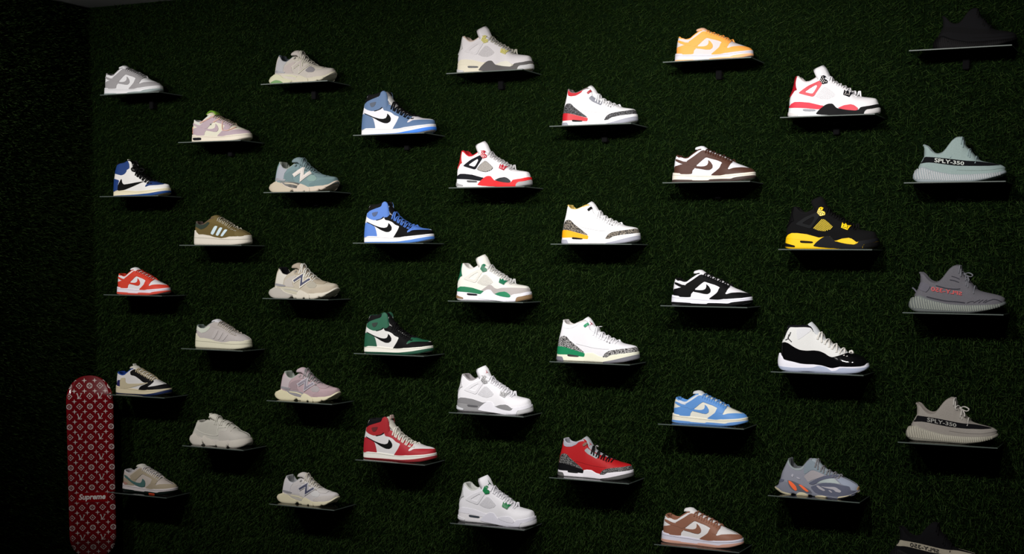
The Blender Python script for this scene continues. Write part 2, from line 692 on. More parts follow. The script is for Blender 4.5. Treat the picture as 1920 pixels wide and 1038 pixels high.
def lining_geo(up, xo, t=0.02, depth=0.16, n=26):
    """padded collar roll and the inside of the shoe"""
    s = np.linspace(0, float(s_of(xo + 0.03)), n)
    P = up.P(s, np.ones(n))
    nx = normals(up, s, np.full(n, .8))
    nx[:, 2] = 0
    nx /= np.maximum(np.linalg.norm(nx, axis=1)[:, None], 1e-6)
    prof = [(0.003, -0.012), (0.004, 0.0), (-t * .35, 0.007), (-t * .8, 0.004), (-t, -0.01), (-t * 1.1, -0.05),
            (-t * 1.2, -depth)]
    rows = []
    for off, dz in prof:
        Q = P + nx * off
        Q[:, 2] += dz
        Q[:, 1] = np.maximum(Q[:, 1], 0.0)
        if off < -t * .5:
            Q[0, 1] = 0
        Q[0, 1] = 0
        rows.append(Q)
    A = np.stack(rows, 1)
    near = A * np.array([1, -1, 1.0])
    far = A[1:]
    m = len(prof)
    R = np.concatenate([near[::-1], far], 0)
    V = list(R.reshape(-1, 3))
    F = []
    for i in range(len(R) - 1):
        for k in range(m - 1):
            F.append((i * m + k, (i + 1) * m + k, (i + 1) * m + k + 1, i * m + k + 1))
    # foot bed
    n0 = len(V)
    for i in range(n):
        c = (A[i, -1] * np.array([1, 0, 1]))
        V.append(c)
    for i in range(n - 1):
        a0, a1 = (n - 1 - i) * m + m - 1, (n - 2 - i) * m + m - 1
        b0, b1 = (n - 1 + i) * m + m - 1, (n + i) * m + m - 1
        F.append((a0, a1, n0 + i + 1, n0 + i))
        F.append((n0 + i, n0 + i + 1, b1, b0))
    return V, F


def sole_geo(so, n=110, m=9):
    s = ring_cols(n)
    A = np.linspace(0, 1, m)
    S2, A2 = np.meshgrid(s, A, indexing='ij')
    P = so.P(S2, A2)
    R = np.concatenate([P * np.array([1, -1, 1.0]), P[1:-1][::-1]], 0)
    K = len(R)
    V = list(R.reshape(-1, 3))
    F = []
    for i in range(K):
        j = (i + 1) % K
        for k in range(m - 1):
            F.append((i * m + k, j * m + k, j * m + k + 1, i * m + k + 1))
    for i in range(n - 1):
        a, b_ = i, i + 1
        fa, fb = (K - a) % K, (K - b_) % K
        for k in (0, m - 1):
            q = [a * m + k, b_ * m + k, fb * m + k, fa * m + k]
            q = list(dict.fromkeys(q))
            if len(q) >= 3:
                F.append(q if k else q[::-1])
    return V, F


class Tongue:
    def __init__(t, path, wid, thick, droop=0.02):
        P = np.array(path, float)
        d = np.concatenate([[0], np.cumsum(np.hypot(*np.diff(P, axis=0).T))])
        d /= d[-1]
        t.fx, t.fz = pchip(list(zip(d, P[:, 0]))), pchip(list(zip(d, P[:, 1])))
        t.w, t.th, t.droop = linear(wid), linear(thick), droop

    def frame(t, q):
        q = np.asarray(q, float)
        e = 1e-3
        dx = t.fx(np.clip(q + e, 0, 1)) - t.fx(np.clip(q - e, 0, 1))
        dz = t.fz(np.clip(q + e, 0, 1)) - t.fz(np.clip(q - e, 0, 1))
        l = np.maximum(np.hypot(dx, dz), 1e-9)
        return t.fx(q), t.fz(q), dz / l * -1, dx / l    # normal = rotate tangent

    def P(t, q, v, off=0.0, back=False):
        x, z, nx, nz = t.frame(q)
        if np.mean(nx) < 0 and False:
            nx, nz = -nx, -nz
        # path runs up and backward; the outward normal points up/forward
        sgn = np.where(nz * 0.5 + nx * 0.5 < 0, -1.0, 1.0)
        nx, nz = nx * sgn, nz * sgn
        w_, th = t.w(q), t.th(q)
        y = w_ * v
        lift = th / 2 * np.sqrt(np.maximum(0, 1 - np.abs(v) ** 3))
        o = (-lift if back else lift) + off - t.droop * v * v
        return np.stack([x + nx * o, -y, z + nz * o], -1)

    def geo(t, n=18):
        q = np.linspace(0, 1, n)
        vs = np.array([-1, -.85, -.5, 0, .5, .85, 1])
        V, F = [], []
        m = 12
        for a in q:
            f = t.P(np.full(7, a), vs)
            bk = t.P(np.full(5, a), vs[1:-1][::-1], back=True)
            V += list(f) + list(bk)
        for i in range(n - 1):
            for k in range(m):
                F.append((i * m + k, (i + 1) * m + k, (i + 1) * m + (k + 1) % m, i * m + (k + 1) % m))
        F.append(list(range(m)))
        F.append(list(range((n - 1) * m, n * m))[::-1])
        return V, F


def tube(path, r, flat=1.0, n=6, sub=4):
    P = np.array(path, float)
    # Catmull-Rom
    Q = np.concatenate([[2 * P[0] - P[1]], P, [2 * P[-1] - P[-2]]])
    pts = []
    for i in range(1, len(Q) - 2):
        for k in range(sub):
            t = k / sub
            p0, p1, p2, p3 = Q[i - 1:i + 3]
            pts.append(.5 * ((2 * p1) + (p2 - p0) * t + (2 * p0 - 5 * p1 + 4 * p2 - p3) * t * t
                             + (3 * p1 - p0 - 3 * p2 + p3) * t ** 3))
    pts.append(P[-1])
    pts = np.array(pts)
    tg = np.gradient(pts, axis=0)
    tg /= np.maximum(np.linalg.norm(tg, axis=1)[:, None], 1e-9)
    ref = np.array([1.0, 0, 0.15])
    V, F = [], []
    for i, (p, t) in enumerate(zip(pts, tg)):
        a = ref - t * (ref @ t)
        if np.linalg.norm(a) < 1e-3:
            a = np.array([0, 0, 1.0]) - t * t[2]
        a /= np.linalg.norm(a)
        b_ = np.cross(t, a)
        for k in range(n):
            an = 2 * math.pi * k / n
            V.append(p + a * math.cos(an) * r + b_ * math.sin(an) * r * flat)
    for i in range(len(pts) - 1):
        for k in range(n):
            F.append((i * n + k, i * n + (k + 1) % n, (i + 1) * n + (k + 1) % n, (i + 1) * n + k))
    F.append(list(range(n))[::-1])
    F.append(list(range((len(pts) - 1) * n, len(pts) * n)))
    return V, F


def add(G, g):
    n = len(G[0])
    G[0].extend(g[0])
    G[1].extend([[i + n for i in f] for f in g[1]])


def lace_geo(up, xs, tg, drop=0.035, r=0.0105, lift=0.012, dx=0.035):
    G = ([], [])
    tq = np.linspace(0, 1, 60)
    tp = tg.P(tq, np.zeros(60))
    o_ = np.argsort(tp[:, 0])

    def over(x, z):
        return max(z, float(np.interp(x, tp[o_, 0], tp[o_, 2])) + .006)
    xs = [(x, dx) for x in xs] + [(x + dx, -dx) for x in xs[:-1]]
    for i, (x, dx) in enumerate(xs):
        B, T, Wb, Wt, p = (float(v) for v in up.dims(x))
        B2, T2, Wb2, Wt2, p2 = (float(v) for v in up.dims(x + dx))
        s, a = up.inv(x, T - drop)
        e = up.P(s, a) + normals(up, s, a) * 0.004
        s2, a2 = up.inv(x + dx, T2 - drop)
        e2 = up.P(s2, a2) + normals(up, s2, a2) * 0.004
        jig = 0.004 * ((i % 2) * 2 - 1)
        path = [(e[0], -e[1], e[2]), (x + dx * .15, -Wt - .010, T + .002), (x + dx * .3, -Wt * .6, over(x + dx * .3, T + lift) - .004),
                (x + dx * .5, 0, over(x + dx * .5, (T + T2) / 2 + lift + .006) + jig), (x + dx * .7, Wt2 * .6, over(x + dx * .7, T2 + lift) - .004),
                (x + dx * .85, Wt2 + .010, T2 + .002), (e2[0], e2[1], e2[2])]
        add(G, tube(path, r, .55))
    return G


# ------------------------------------------------------------------ tracing photo outlines onto a shoe
YC = -0.060                       # shoe centre line, in front of the turf tips


class Pose:
    """where a shoe stands: heel x and length from the photo's left and right extent of its sole"""

    def __init__(p, key, xl, xr):
        sx, sz = SHELF[key]
        p.z0 = sz + GT / 2 + 0.0004
        xi = (1 - np.cos(np.linspace(0, math.pi, 120))) / 2
        wd = width(xi) * 1.02
        p.X0, p.L = sx + 0.02, 0.3
        for _ in range(25):
            q = []
            for sd in (1, -1):
                for a, b_ in zip(xi, wd):
                    q.append(project((p.X0 + a * p.L, YC - sd * b_ * p.L, p.z0 + 0.03))[0])
            lo, hi = min(q), max(q)
            k = (xr - xl) / (hi - lo)
            p.L *= k
            q0 = project((p.X0, YC, p.z0))[0]
            q1 = project((p.X0 + 0.01, YC, p.z0))[0]
            p.X0 += ((xl + xr) / 2 - (lo + hi) / 2) / (q1 - q0) * 0.01 * 0.8
            if abs(k - 1) < 1e-5 and abs(lo - xl) < .02:
                break

    def norm(p, px, py, y):
        """pixel -> (x, z) in shoe lengths, on the vertical plane y shoe lengths toward the viewer"""
        P = unproject(px, py, YC - y * p.L)
        return (P[0] - p.X0) / p.L, (P[2] - p.z0) / p.L


class Trace:
    def __init__(t, key, crop, ext):
        t.pose = Pose(key, *ext)
        t.cx, t.cy, t.k = crop

    def px(t, u, v):
        return t.cx + u / t.k, t.cy + v / t.k

    def at(t, pts, y):
        out = []
        for i, (u, v) in enumerate(pts):
            yy = y(i) if callable(y) else y
            out.append(t.pose.norm(*t.px(u, v), yy))
        return out

    def topline(t, pts):
        """collar and throat edge near the viewer, vamp ridge on the centre line"""
        out = []
        for u, v in pts:
            x, z = t.pose.norm(*t.px(u, v), 0.05)
            k = min(1, max(0, (x - .6) / .15))
            out.append(t.pose.norm(*t.px(u, v), 0.05 * (1 - k)))
        return out

    def heel(t, pts):
        th = math.atan2(CAM[0] - t.pose.X0, YC - CAM[1])
        c = 0.11 * (1 / math.cos(th) - 1)
        return [(z, x + c) for x, z in t.at(pts, 0.0)]

    def sole(t, pts):
        out = []
        for u, v in pts:
            x, z = t.pose.norm(*t.px(u, v), 0.12)
            for _ in range(3):
                x, z = t.pose.norm(*t.px(u, v), float(width(min(max(x, 0), 1))))
            out.append((x, z))
        return out

    def on(t, surf, pts):
        out = []
        for u, v in pts:
            y = 0.11
            for _ in range(4):
                x, z = t.pose.norm(*t.px(u, v), y)
                y = 0.5 * y + 0.5 * float(surf.P(*surf.inv(x, z))[1])
            out.append((x, z))
        return out


def stroke(pts, w_):
    """outline polygon of a thick open polyline with mitred corners"""
    P = np.array(pts, float)
    L_, R_ = [], []
    for i in range(len(P)):
        d0 = P[i] - P[i - 1] if i else P[1] - P[0]
        d1 = P[i + 1] - P[i] if i < len(P) - 1 else d0
        d0, d1 = d0 / np.hypot(*d0), d1 / np.hypot(*d1)
        n0, n1 = np.array([-d0[1], d0[0]]), np.array([-d1[1], d1[0]])
        m = n0 + n1
        m /= np.hypot(*m)
        l = min(2.2, 1 / max(0.3, m @ n0)) * w_ / 2
        L_.append(P[i] + m * l)
        R_.append(P[i] - m * l)
    return [tuple(q) for q in L_ + R_[::-1]]


def stripes(poly, ang, pitch, w_):
    """thin bars filling an outline"""
    P = np.array(poly, float)
    d = np.array([math.cos(ang), math.sin(ang)])
    n = np.array([-d[1], d[0]])
    h = P @ n
    out = []
    for o in np.arange(h.min() + pitch * .6, h.max(), pitch):
        ts = []
        for a, b_ in zip(P, np.roll(P, -1, 0)):
            ha, hb = a @ n - o, b_ @ n - o
            if ha * hb < 0:
                ts.append((a + (b_ - a) * ha / (ha - hb)) @ d)
        ts.sort()
        for t0, t1 in zip(ts[::2], ts[1::2]):
            if t1 - t0 > w_:
                c = n * o
                out.append([tuple(c + d * t0 - n * w_ / 2), tuple(c + d * t1 - n * w_ / 2),
                            tuple(c + d * t1 + n * w_ / 2), tuple(c + d * t0 + n * w_ / 2)])
    return out


def disc(x, z, r, n=10, ry=None):
    return [(x + r * math.cos(2 * math.pi * i / n), z + (ry or r) * math.sin(2 * math.pi * i / n)) for i in range(n)]


_TXT = {}


def text_tris(body, bold=0.0, shear=0.0):
    """2-D triangles of a word, scaled to unit width"""
    k = (body, bold, shear)
    if k not in _TXT:
        cu = bpy.data.curves.new('word', 'FONT')
        cu.body = body
        cu.offset = bold
        cu.shear = shear
        cu.resolution_u = 3
        o = bpy.data.objects.new('word', cu)
        me = o.to_mesh()
        me.calc_loop_triangles()
        V = np.array([v.co[:2] for v in me.vertices])
        F = [tuple(t.vertices) for t in me.loop_triangles]
        o.to_mesh_clear()
        bpy.data.objects.remove(o)
        bpy.data.curves.remove(cu)
        lo, hi = V.min(0), V.max(0)
        _TXT[k] = ((V - lo) / (hi[0] - lo[0]), F, (hi - lo)[1] / (hi - lo)[0])
    return _TXT[k]


def surf_text(surf, body, quad, off, bold=0.02, mirror=False):
    """lay a word into a quad (x,z corners: bl, br, tr, tl) on a surface, viewer's side"""
    V, F, asp = text_tris(body, bold)
    V = V / np.array([1, asp])
    if mirror:
        V = V * np.array([-1, 1]) + np.array([1, 0])
    bl, br, tr, tl = map(np.array, quad)
    u, v = V[:, :1], V[:, 1:]
    Q = (1 - v) * ((1 - u) * bl + u * br) + v * ((1 - u) * tl + u * tr)
    s, a = surf.inv(Q[:, 0], Q[:, 1])
    P = surf.P(s, a) + normals(surf, s, a) * off
    return list(P * np.array([1, -1, 1.0])), F


# ------------------------------------------------------------------ shoe models
class Model:
    """shape of one kind of sneaker: surfaces plus the outlines of its parts"""
    pass


def const(v):
    return lambda x: np.full(np.shape(x), float(v))


def shape(tr, T, heel, soletop, bot, xo, wt, p, tongue, laces, sheel=None, bulge=0.0, flare=1.02, rim=0.02,
          sole_smooth=False, depth=0.16, lace_kw=None, T_end=None, taper=0.05, sink=0.016):
    m = Model()
    tl = tr.topline(T)
    m.tl = tl
    Tn = [(max(0.0, x), z) for x, z in tl]
    if T_end:
        Tn = [q for q in Tn if q[0] < T_end[0][0] - .01] + T_end
    st = tr.sole(soletop)
    m.st = st
    st = [(min(max(x, 0), 1), z) for x, z in st]
    f = pchip if sole_smooth else linear
    top = f(st)
    hz = sorted(tr.heel(heel))
    m.hz = hz
    hz = [(z, x - 0.004) for z, x in hz]
    # the top line is given in x; convert to the heel-relative coordinate
    hf = linear(hz)
    Tx = []
    for x, z in Tn:
        xi = max(0.0, x)
        for _ in range(15):
            xi = min(1, max(0, (x - .004 - float(hf(z)) * (1 - xi) ** 4) / .985))
        Tx.append((xi, z))
    Tx.sort()
    Tx = [(0.0, Tx[0][1])] + [q for q in Tx if q[0] > 0.004]
    m.up = Upper(pchip(Tx), hf, linear([(a, b_) for a, b_ in st]), pchip(wt), pchip(p))
    m.so = Sole(top, pchip(bot), linear(sheel or [(0, 0), (.2, 0)]), bulge, flare, taper)
    m.xo, m.rim, m.depth = xo, rim, depth
    path, wid, thick, droop = tongue
    tp = tr.at(path, 0.0)
    d = np.concatenate([[0], np.cumsum(np.hypot(*np.diff(np.array(tp), axis=0).T))])
    tp = [(x, z - sink * min(1, max(0, (.82 - q) / .25))) for (x, z), q in zip(tp, d / d[-1])]
    m.tg = Tongue(tp, wid, thick, droop)
    m.laces = laces
    m.lace_kw = lace_kw or {}
    m.parts = []
    m.tr = tr
    return m


def prt(m, name, key, polys, on='U', lvl=0, tr=None, holes=(), **kw):
    """register an overlay part: polys are lists of photo points (crop pixels)"""
    tr = tr or m.tr
    surf = m.up if on == 'U' else m.so
    if polys and not isinstance(polys[0], list):
        polys = [polys]
    P = [tr.on(surf, q) for q in polys]
    H = [tr.on(surf, q) for q in holes]
    m.parts.append(dict(name=name, key=key, polys=P, on=on, lvl=lvl, holes=H, kw=kw))
    return m


BOT = [(0, .004), (.06, 0), (.66, 0), (.85, .014), (1, .050)]
WT_LOW = [(0, .085), (.15, .092), (.3, .085), (.45, .062), (.6, .055), (.7, .035), (.78, .0), (1, 0)]
P_LOW = [(0, 1.5), (.3, 1.5), (.5, 1.8), (.7, 2.1), (1, 2.3)]


def model_dunk():
    tr = Trace((6, 1), (1240, 260, 9.6), (1260.8, 1417.6))
    m = shape(tr,
              T=[(285, 300), (340, 328), (430, 354), (500, 340), (560, 292), (640, 232), (700, 195), (745, 188),
                 (820, 212), (940, 262), (1060, 306), (1180, 356), (1290, 408), (1380, 446), (1480, 482), (1580, 522),
                 (1650, 556), (1690, 590)],
              heel=[(236, 700), (236, 600), (238, 500), (247, 420), (265, 340), (282, 300)],
              soletop=[(205, 612), (550, 638), (900, 652), (1200, 638), (1500, 610), (1700, 596)],
              bot=BOT, xo=.33, wt=WT_LOW, p=P_LOW,
              tongue=([(1250, 392), (1000, 290), (850, 215), (730, 168), (640, 178)],
                      [(0, .05), (.5, .062), (.8, .075), (1, .066)], [(0, .02), (.6, .03), (.85, .055), (1, .035)], .012),
              laces=(.42, .72, 6))
    prt(m, 'collar_panel', 'collar', [(288, 362), (340, 333), (430, 360), (500, 347), (590, 282), (690, 203), (742, 197),
                                      (600, 305), (440, 412), (400, 409)])
    prt(m, 'heel_counter', 'ov', [(228, 640), (234, 500), (300, 480), (370, 455), (500, 462), (650, 470), (600, 530),
                                  (562, 570), (552, 640)])
    prt(m, 'heel_strap', 'ov', [(258, 398), (262, 366), (300, 374), (400, 412), (450, 414), (520, 440), (500, 475),
                                (365, 452), (310, 428)], lvl=1)
    prt(m, 'eyestay', 'ov', [(440, 416), (590, 312), (740, 202), (820, 226), (940, 272), (1060, 318), (1180, 368),
                             (1290, 420), (1240, 458), (1205, 530), (1120, 520), (1092, 425), (1000, 387), (900, 362),
                             (805, 332), (740, 382), (640, 472), (560, 500), (500, 470)], lvl=1)
    prt(m, 'vamp_overlay', 'ov2', [(1088, 430), (1180, 470), (1200, 520), (1200, 540), (1216, 550), (1300, 522), (1450, 513),
                                   (1580, 526), (1640, 548), (1712, 585), (1715, 640), (1500, 640), (1200, 660),
                                   (895, 662), (905, 638), (980, 582), (1050, 522)])
    prt(m, 'swoosh', 'sw', [(600, 528), (625, 492), (720, 498), (780, 494), (828, 472), (846, 432), (842, 378), (890, 418),
                            (926, 478), (922, 528), (872, 563), (800, 561), (700, 542)], lvl=1)
    prt(m, 'outsole', 'out', [(190, 735), (550, 738), (562, 748), (850, 748), (870, 728), (1080, 720), (1250, 720),
                              (1310, 695), (1500, 669), (1720, 650), (1730, 790), (190, 790)], on='S', lvl=0)
    prt(m, 'stitch_groove', 'groove', [(190, 650), (550, 668), (900, 680), (1200, 668), (1500, 640), (1720, 622),
                                       (1720, 627), (1500, 645), (1200, 673), (900, 685), (550, 673), (190, 655)], on='S')
    return m


def model_high():
    tr = Trace((3, 3), (660, 770, 9.6), (681.4, 819.4))
    m = shape(tr,
              T=[(335, 142), (430, 150), (500, 142), (560, 118), (605, 98), (650, 125), (672, 190), (690, 330),
                 (740, 372), (840, 442), (940, 510), (1040, 560), (1110, 580), (1180, 585), (1300, 630), (1440, 662),
                 (1490, 690), (1520, 735)],
              heel=[(215, 780), (212, 700), (216, 620), (224, 520), (236, 430), (250, 370), (266, 290), (292, 220), (325, 145)],
              soletop=[(205, 706), (450, 736), (760, 786), (1000, 800), (1300, 785), (1525, 752)],
              bot=BOT, xo=.36,
              wt=[(0, .07), (.15, .082), (.3, .08), (.4, .06), (.6, .055), (.7, .035), (.78, 0), (1, 0)],
              p=[(0, 1.35), (.3, 1.4), (.5, 1.8), (.7, 2.1), (1, 2.3)],
              tongue=([(1150, 560), (1000, 470), (880, 385), (770, 270), (690, 165), (650, 105)],
                      [(0, .05), (.4, .058), (.75, .07), (1, .066)], [(0, .02), (.6, .03), (.9, .03), (1, .018)], .018),
              laces=(.44, .75, 7), depth=.3, lace_kw=dict(r=.012, drop=.04), sink=.03)
    prt(m, 'heel_counter', 'heel', [(200, 760), (210, 600), (225, 465), (290, 485), (405, 560), (430, 640), (455, 770)])
    prt(m, 'ankle_collar', 'collar', [(248, 362), (262, 290), (288, 225), (330, 228), (515, 205), (545, 128), (605, 96),
                                      (650, 130), (672, 200), (688, 350), (640, 400), (578, 402), (520, 422), (450, 440),
                                      (380, 440), (310, 412)])
    prt(m, 'collar_band', 'band', [(258, 300), (285, 235), (332, 138), (430, 150), (548, 122), (525, 192), (400, 228), (310, 258)], lvl=1)
    prt(m, 'collar_trim', 'trim', [(420, 442), (520, 424), (572, 384), (578, 402), (530, 432), (440, 452)], lvl=1)
    prt(m, 'vamp_overlay', 'vamp', [(578, 402), (640, 402), (690, 340), (740, 380), (840, 450), (940, 520), (1040, 572),
                                    (1115, 592), (1095, 628), (1016, 700), (1020, 726), (1060, 716), (1112, 686),
                                    (1250, 682), (1440, 682), (1500, 690), (1545, 740), (1545, 800), (1300, 820),
                                    (1000, 835), (750, 820), (762, 782), (830, 680), (872, 592), (790, 556), (730, 496),
                                    (650, 460), (600, 450)])
    prt(m, 'toe_box', 'toe', [(1115, 590), (1190, 570), (1300, 618), (1460, 650), (1445, 680), (1250, 680), (1112, 684),
                              (1060, 714), (1022, 722), (1018, 702), (1096, 630)])
    prt(m, 'swoosh', 'sw', [(248, 452), (300, 482), (420, 547), (520, 586), (590, 599), (640, 586), (660, 546), (662, 508),
                            (700, 550), (726, 602), (718, 652), (670, 681), (610, 676), (520, 632), (440, 577),
                            (330, 512), (262, 474)], lvl=1)
    prt(m, 'wing_logo', 'logo', [[(352, 300), (400, 290), (468, 285), (452, 330), (420, 370), (380, 372), (362, 345)]], lvl=1,
        tr=tr)
    prt(m, 'outsole', 'out', [(195, 826), (450, 848), (850, 880), (1100, 868), (1300, 838), (1540, 792), (1560, 930),
                              (900, 960), (195, 900)], on='S')
    prt(m, 'stitch_groove', 'groove', [(195, 735), (450, 760), (760, 808), (1000, 822), (1300, 806), (1540, 772),
                                       (1540, 777), (1300, 811), (1000, 827), (760, 813), (450, 765), (195, 740)], on='S')
    return m


def model_aj4():
    tr = Trace((7, 0), (1465, 112, 9.6), (1478.5, 1649.9))
    m = shape(tr,
              T=[(300, 305), (340, 325), (400, 378), (460, 402), (510, 396), (580, 362), (660, 312), (715, 290),
                 (760, 300), (830, 335), (920, 392), (1040, 455), (1150, 508), (1280, 582), (1330, 625), (1400, 656),
                 (1500, 672), (1650, 688), (1705, 700), (1735, 750), (1745, 790)],
              heel=[(150, 900), (148, 830), (150, 720), (172, 660), (200, 610), (232, 500), (248, 420), (262, 350), (290, 302)],
              soletop=[(138, 850), (165, 800), (230, 760), (330, 756), (500, 770), (720, 822), (860, 788), (920, 788),
                       (990, 862), (1040, 860), (1130, 820), (1250, 800), (1300, 812), (1390, 870), (1440, 850),
                       (1600, 825), (1745, 800)],
              bot=[(0, .014), (.05, .004), (.12, 0), (.7, 0), (.86, .006), (1, .035)], xo=.34,
              wt=[(0, .08), (.15, .088), (.3, .082), (.45, .062), (.6, .055), (.7, .035), (.8, 0), (1, 0)],
              p=[(0, 1.4), (.3, 1.5), (.5, 1.8), (.7, 2.2), (1, 2.6)],
              tongue=([(1260, 570), (1100, 475), (960, 395), (850, 300), (790, 200), (745, 105)],
                      [(0, .05), (.5, .062), (.78, .095), (.93, .085), (1, .055)],
                      [(0, .02), (.5, .03), (.75, .055), (.9, .055), (1, .02)], .10),
              laces=(.45, .76, 7), lace_kw=dict(r=.010, drop=.022), flare=1.02, rim=.03, taper=.06)
    prt(m, 'heel_tab', 'tab', [(150, 680), (190, 570), (225, 460), (245, 380), (262, 250), (275, 232), (292, 226), (298, 246), (272, 330), (256, 400),
                               (262, 480), (282, 545), (240, 560), (200, 612)], lvl=2)
    prt(m, 'support_wing', 'wing', [(303, 602), (380, 540), (480, 470), (600, 415), (690, 372), (742, 430), (650, 560),
                                    (577, 672), (430, 635)], lvl=1,
        holes=[[(420, 582), (500, 525), (580, 475), (628, 450), (646, 480), (600, 560), (560, 612)]])
    prt(m, 'netting_window', 'netbase', [(600, 662), (690, 560), (770, 488), (820, 488), (900, 550), (982, 622), (940, 672),
                                         (820, 716), (700, 702)])
    net = [(610, 655), (690, 562), (772, 494), (820, 495), (900, 556), (972, 622), (935, 665), (820, 706), (700, 695)]
    surf_net = tr.on(m.up, net)
    m.parts.append(dict(name='netting', key='net', polys=stripes(surf_net, math.radians(48), .014, .006), on='U', lvl=1,
                        holes=[], kw=dict(round_=False)))
    lock = [(688, 382), (720, 302), (755, 285), (790, 312), (775, 352), (812, 362), (832, 390), (828, 422), (745, 442)]
    crown = [(1118, 632), (1134, 546), (1162, 582), (1190, 560), (1216, 596), (1282, 602), (1226, 672)]
    prt(m, 'lace_lock', 'lock', lock, lvl=3, round_=False)
    prt(m, 'lace_lock', 'lock', crown, lvl=3, round_=False)
    dots = [disc(u, v, 10, 6) for u, v in ((745, 320), (722, 352), (758, 352), (708, 380), (742, 380), (775, 388), (730, 405),
                                           (762, 412), (806, 402))]
    dots += [disc(u, v, 9, 6) for u, v in ((1152, 625), (1185, 632), (1218, 640), (1160, 600), (1222, 615))]
    prt(m, 'lock_perforation', 'dots', dots, lvl=4, round_=False)
    prt(m, 'mudguard', 'mud', [(650, 850), (780, 760), (880, 690), (940, 690), (1010, 745), (1080, 760), (1180, 730),
                               (1400, 720), (1730, 730), (1760, 800), (1440, 890), (1380, 920), (1000, 900), (650, 900)])
    prt(m, 'rear_midsole', 'heelmid', [(130, 870), (135, 835), (165, 800), (225, 755), (330, 750), (500, 765), (770, 828),
                                       (740, 860), (690, 895), (400, 868)], on='S', lvl=0)
    prt(m, 'air_window', 'win', [(385, 900), (400, 885), (600, 893), (622, 908), (600, 926), (400, 926)], on='S', lvl=1)
    prt(m, 'sole_carrier', 'carrier', [(605, 990), (680, 900), (780, 820), (860, 780), (900, 775), (940, 798), (1000, 868), (1040, 880),
                                       (1380, 915), (1440, 846), (1600, 820), (1765, 790), (1775, 850), (1640, 880), (1520, 900), (1488, 945), (1485, 1000)],
        on='S', lvl=1)
    prt(m, 'forefoot_pod', 'pod', [(1020, 866), (1130, 818), (1250, 796), (1310, 808), (1390, 880), (1360, 918), (1200, 906),
                                   (1080, 886)], on='S', lvl=2)
    prt(m, 'toe_outsole', 'toeout', [(1490, 1000), (1500, 930), (1540, 895), (1640, 882), (1780, 858), (1800, 900),
                                     (1790, 1000)], on='S', lvl=2)
    prt(m, 'heel_outsole', 'heelout', [(110, 945), (180, 955), (300, 980), (300, 1010), (110, 1010)], on='S', lvl=1)
    return m


def model_aj3():
    tr = Trace((5, 2), (1030, 580, 9.6), (1044, 1199.3))
    m = shape(tr,
              T=[(262, 190), (300, 236), (350, 268), (420, 276), (470, 262), (540, 232), (600, 206), (645, 198), (690, 225),
                 (716, 275), (732, 335), (760, 375), (800, 415), (880, 462), (950, 496), (1060, 530), (1150, 550), (1245, 570),
                 (1350, 610), (1500, 642), (1560, 662), (1598, 700), (1610, 745)],
              heel=[(150, 860), (152, 780), (162, 650), (178, 540), (196, 460), (220, 370), (240, 270), (258, 195)],
              soletop=[(138, 786), (330, 800), (560, 838), (625, 842), (635, 788), (700, 775), (790, 780), (880, 832),
                       (960, 852), (1030, 857), (1100, 822), (1250, 800), (1450, 780), (1620, 756)],
              bot=BOT, xo=.33,
              wt=[(0, .078), (.15, .09), (.3, .085), (.45, .062), (.6, .055), (.7, .035), (.78, 0), (1, 0)],
              p=[(0, 1.4), (.3, 1.5), (.5, 1.8), (.7, 2.1), (1, 2.5)],
              tongue=([(1210, 545), (1050, 470), (900, 385), (810, 300), (750, 220), (690, 135)],
                      [(0, .05), (.5, .06), (.8, .085), (.93, .078), (1, .05)],
                      [(0, .02), (.5, .03), (.8, .05), (.93, .045), (1, .02)], .10),
              laces=(.47, .74, 5), lace_kw=dict(drop=.03))
    prt(m, 'collar_lining_panel', 'cuff', [(240, 262), (258, 188), (300, 236), (350, 268), (420, 276), (475, 260), (545, 230), (500, 285),
                                           (400, 335), (300, 340), (250, 320)])
    prt(m, 'eyestay', 'stay', [(650, 400), (715, 345), (730, 370), (800, 415), (880, 460), (960, 496), (930, 510), (890, 560), (820, 520),
                               (720, 470)])
    prt(m, 'heel_overlay', 'ele', [(155, 690), (165, 600), (180, 530), (215, 480), (265, 470), (312, 487), (360, 548), (470, 638), (642, 780),
                                   (520, 747), (350, 692), (250, 664)], lvl=0)
    prt(m, 'heel_clip', 'clip', [(130, 800), (150, 655), (250, 665), (350, 695), (520, 750), (640, 785), (632, 850), (530, 838),
                                 (330, 806)], lvl=1)
    prt(m, 'toe_overlay', 'ele', [(955, 860), (1010, 780), (1080, 740), (1250, 716), (1400, 701), (1560, 672), (1620, 680), (1635, 780),
                                  (1450, 800), (1250, 820), (1100, 840), (1030, 875)])
    prt(m, 'side_seam', 'seam', [(480, 610), (600, 640), (800, 690), (1000, 712), (1080, 712), (1080, 717), (1000, 718), (800, 696),
                                 (600, 646), (480, 616)])
    prt(m, 'collar_button', 'btn', [(612, 288), (680, 236), (708, 270), (642, 326)], lvl=2)
    prt(m, 'eyelet', 'hole', [disc(985, 552, 13, 8), disc(1037, 580, 13, 8), disc(1086, 604, 13, 8)], lvl=1, round_=False)
    prt(m, 'air_window', 'win', [(328, 800), (430, 812), (532, 828), (522, 852), (328, 838)], on='S', lvl=1)
    prt(m, 'heel_outsole', 'out', [(120, 835), (230, 842), (252, 888), (260, 920), (120, 910)], on='S', lvl=0)
    prt(m, 'toe_outsole', 'out', [(960, 938), (1130, 912), (1400, 848), (1640, 795), (1650, 880), (1560, 990), (950, 990)], on='S', lvl=0)
    return m


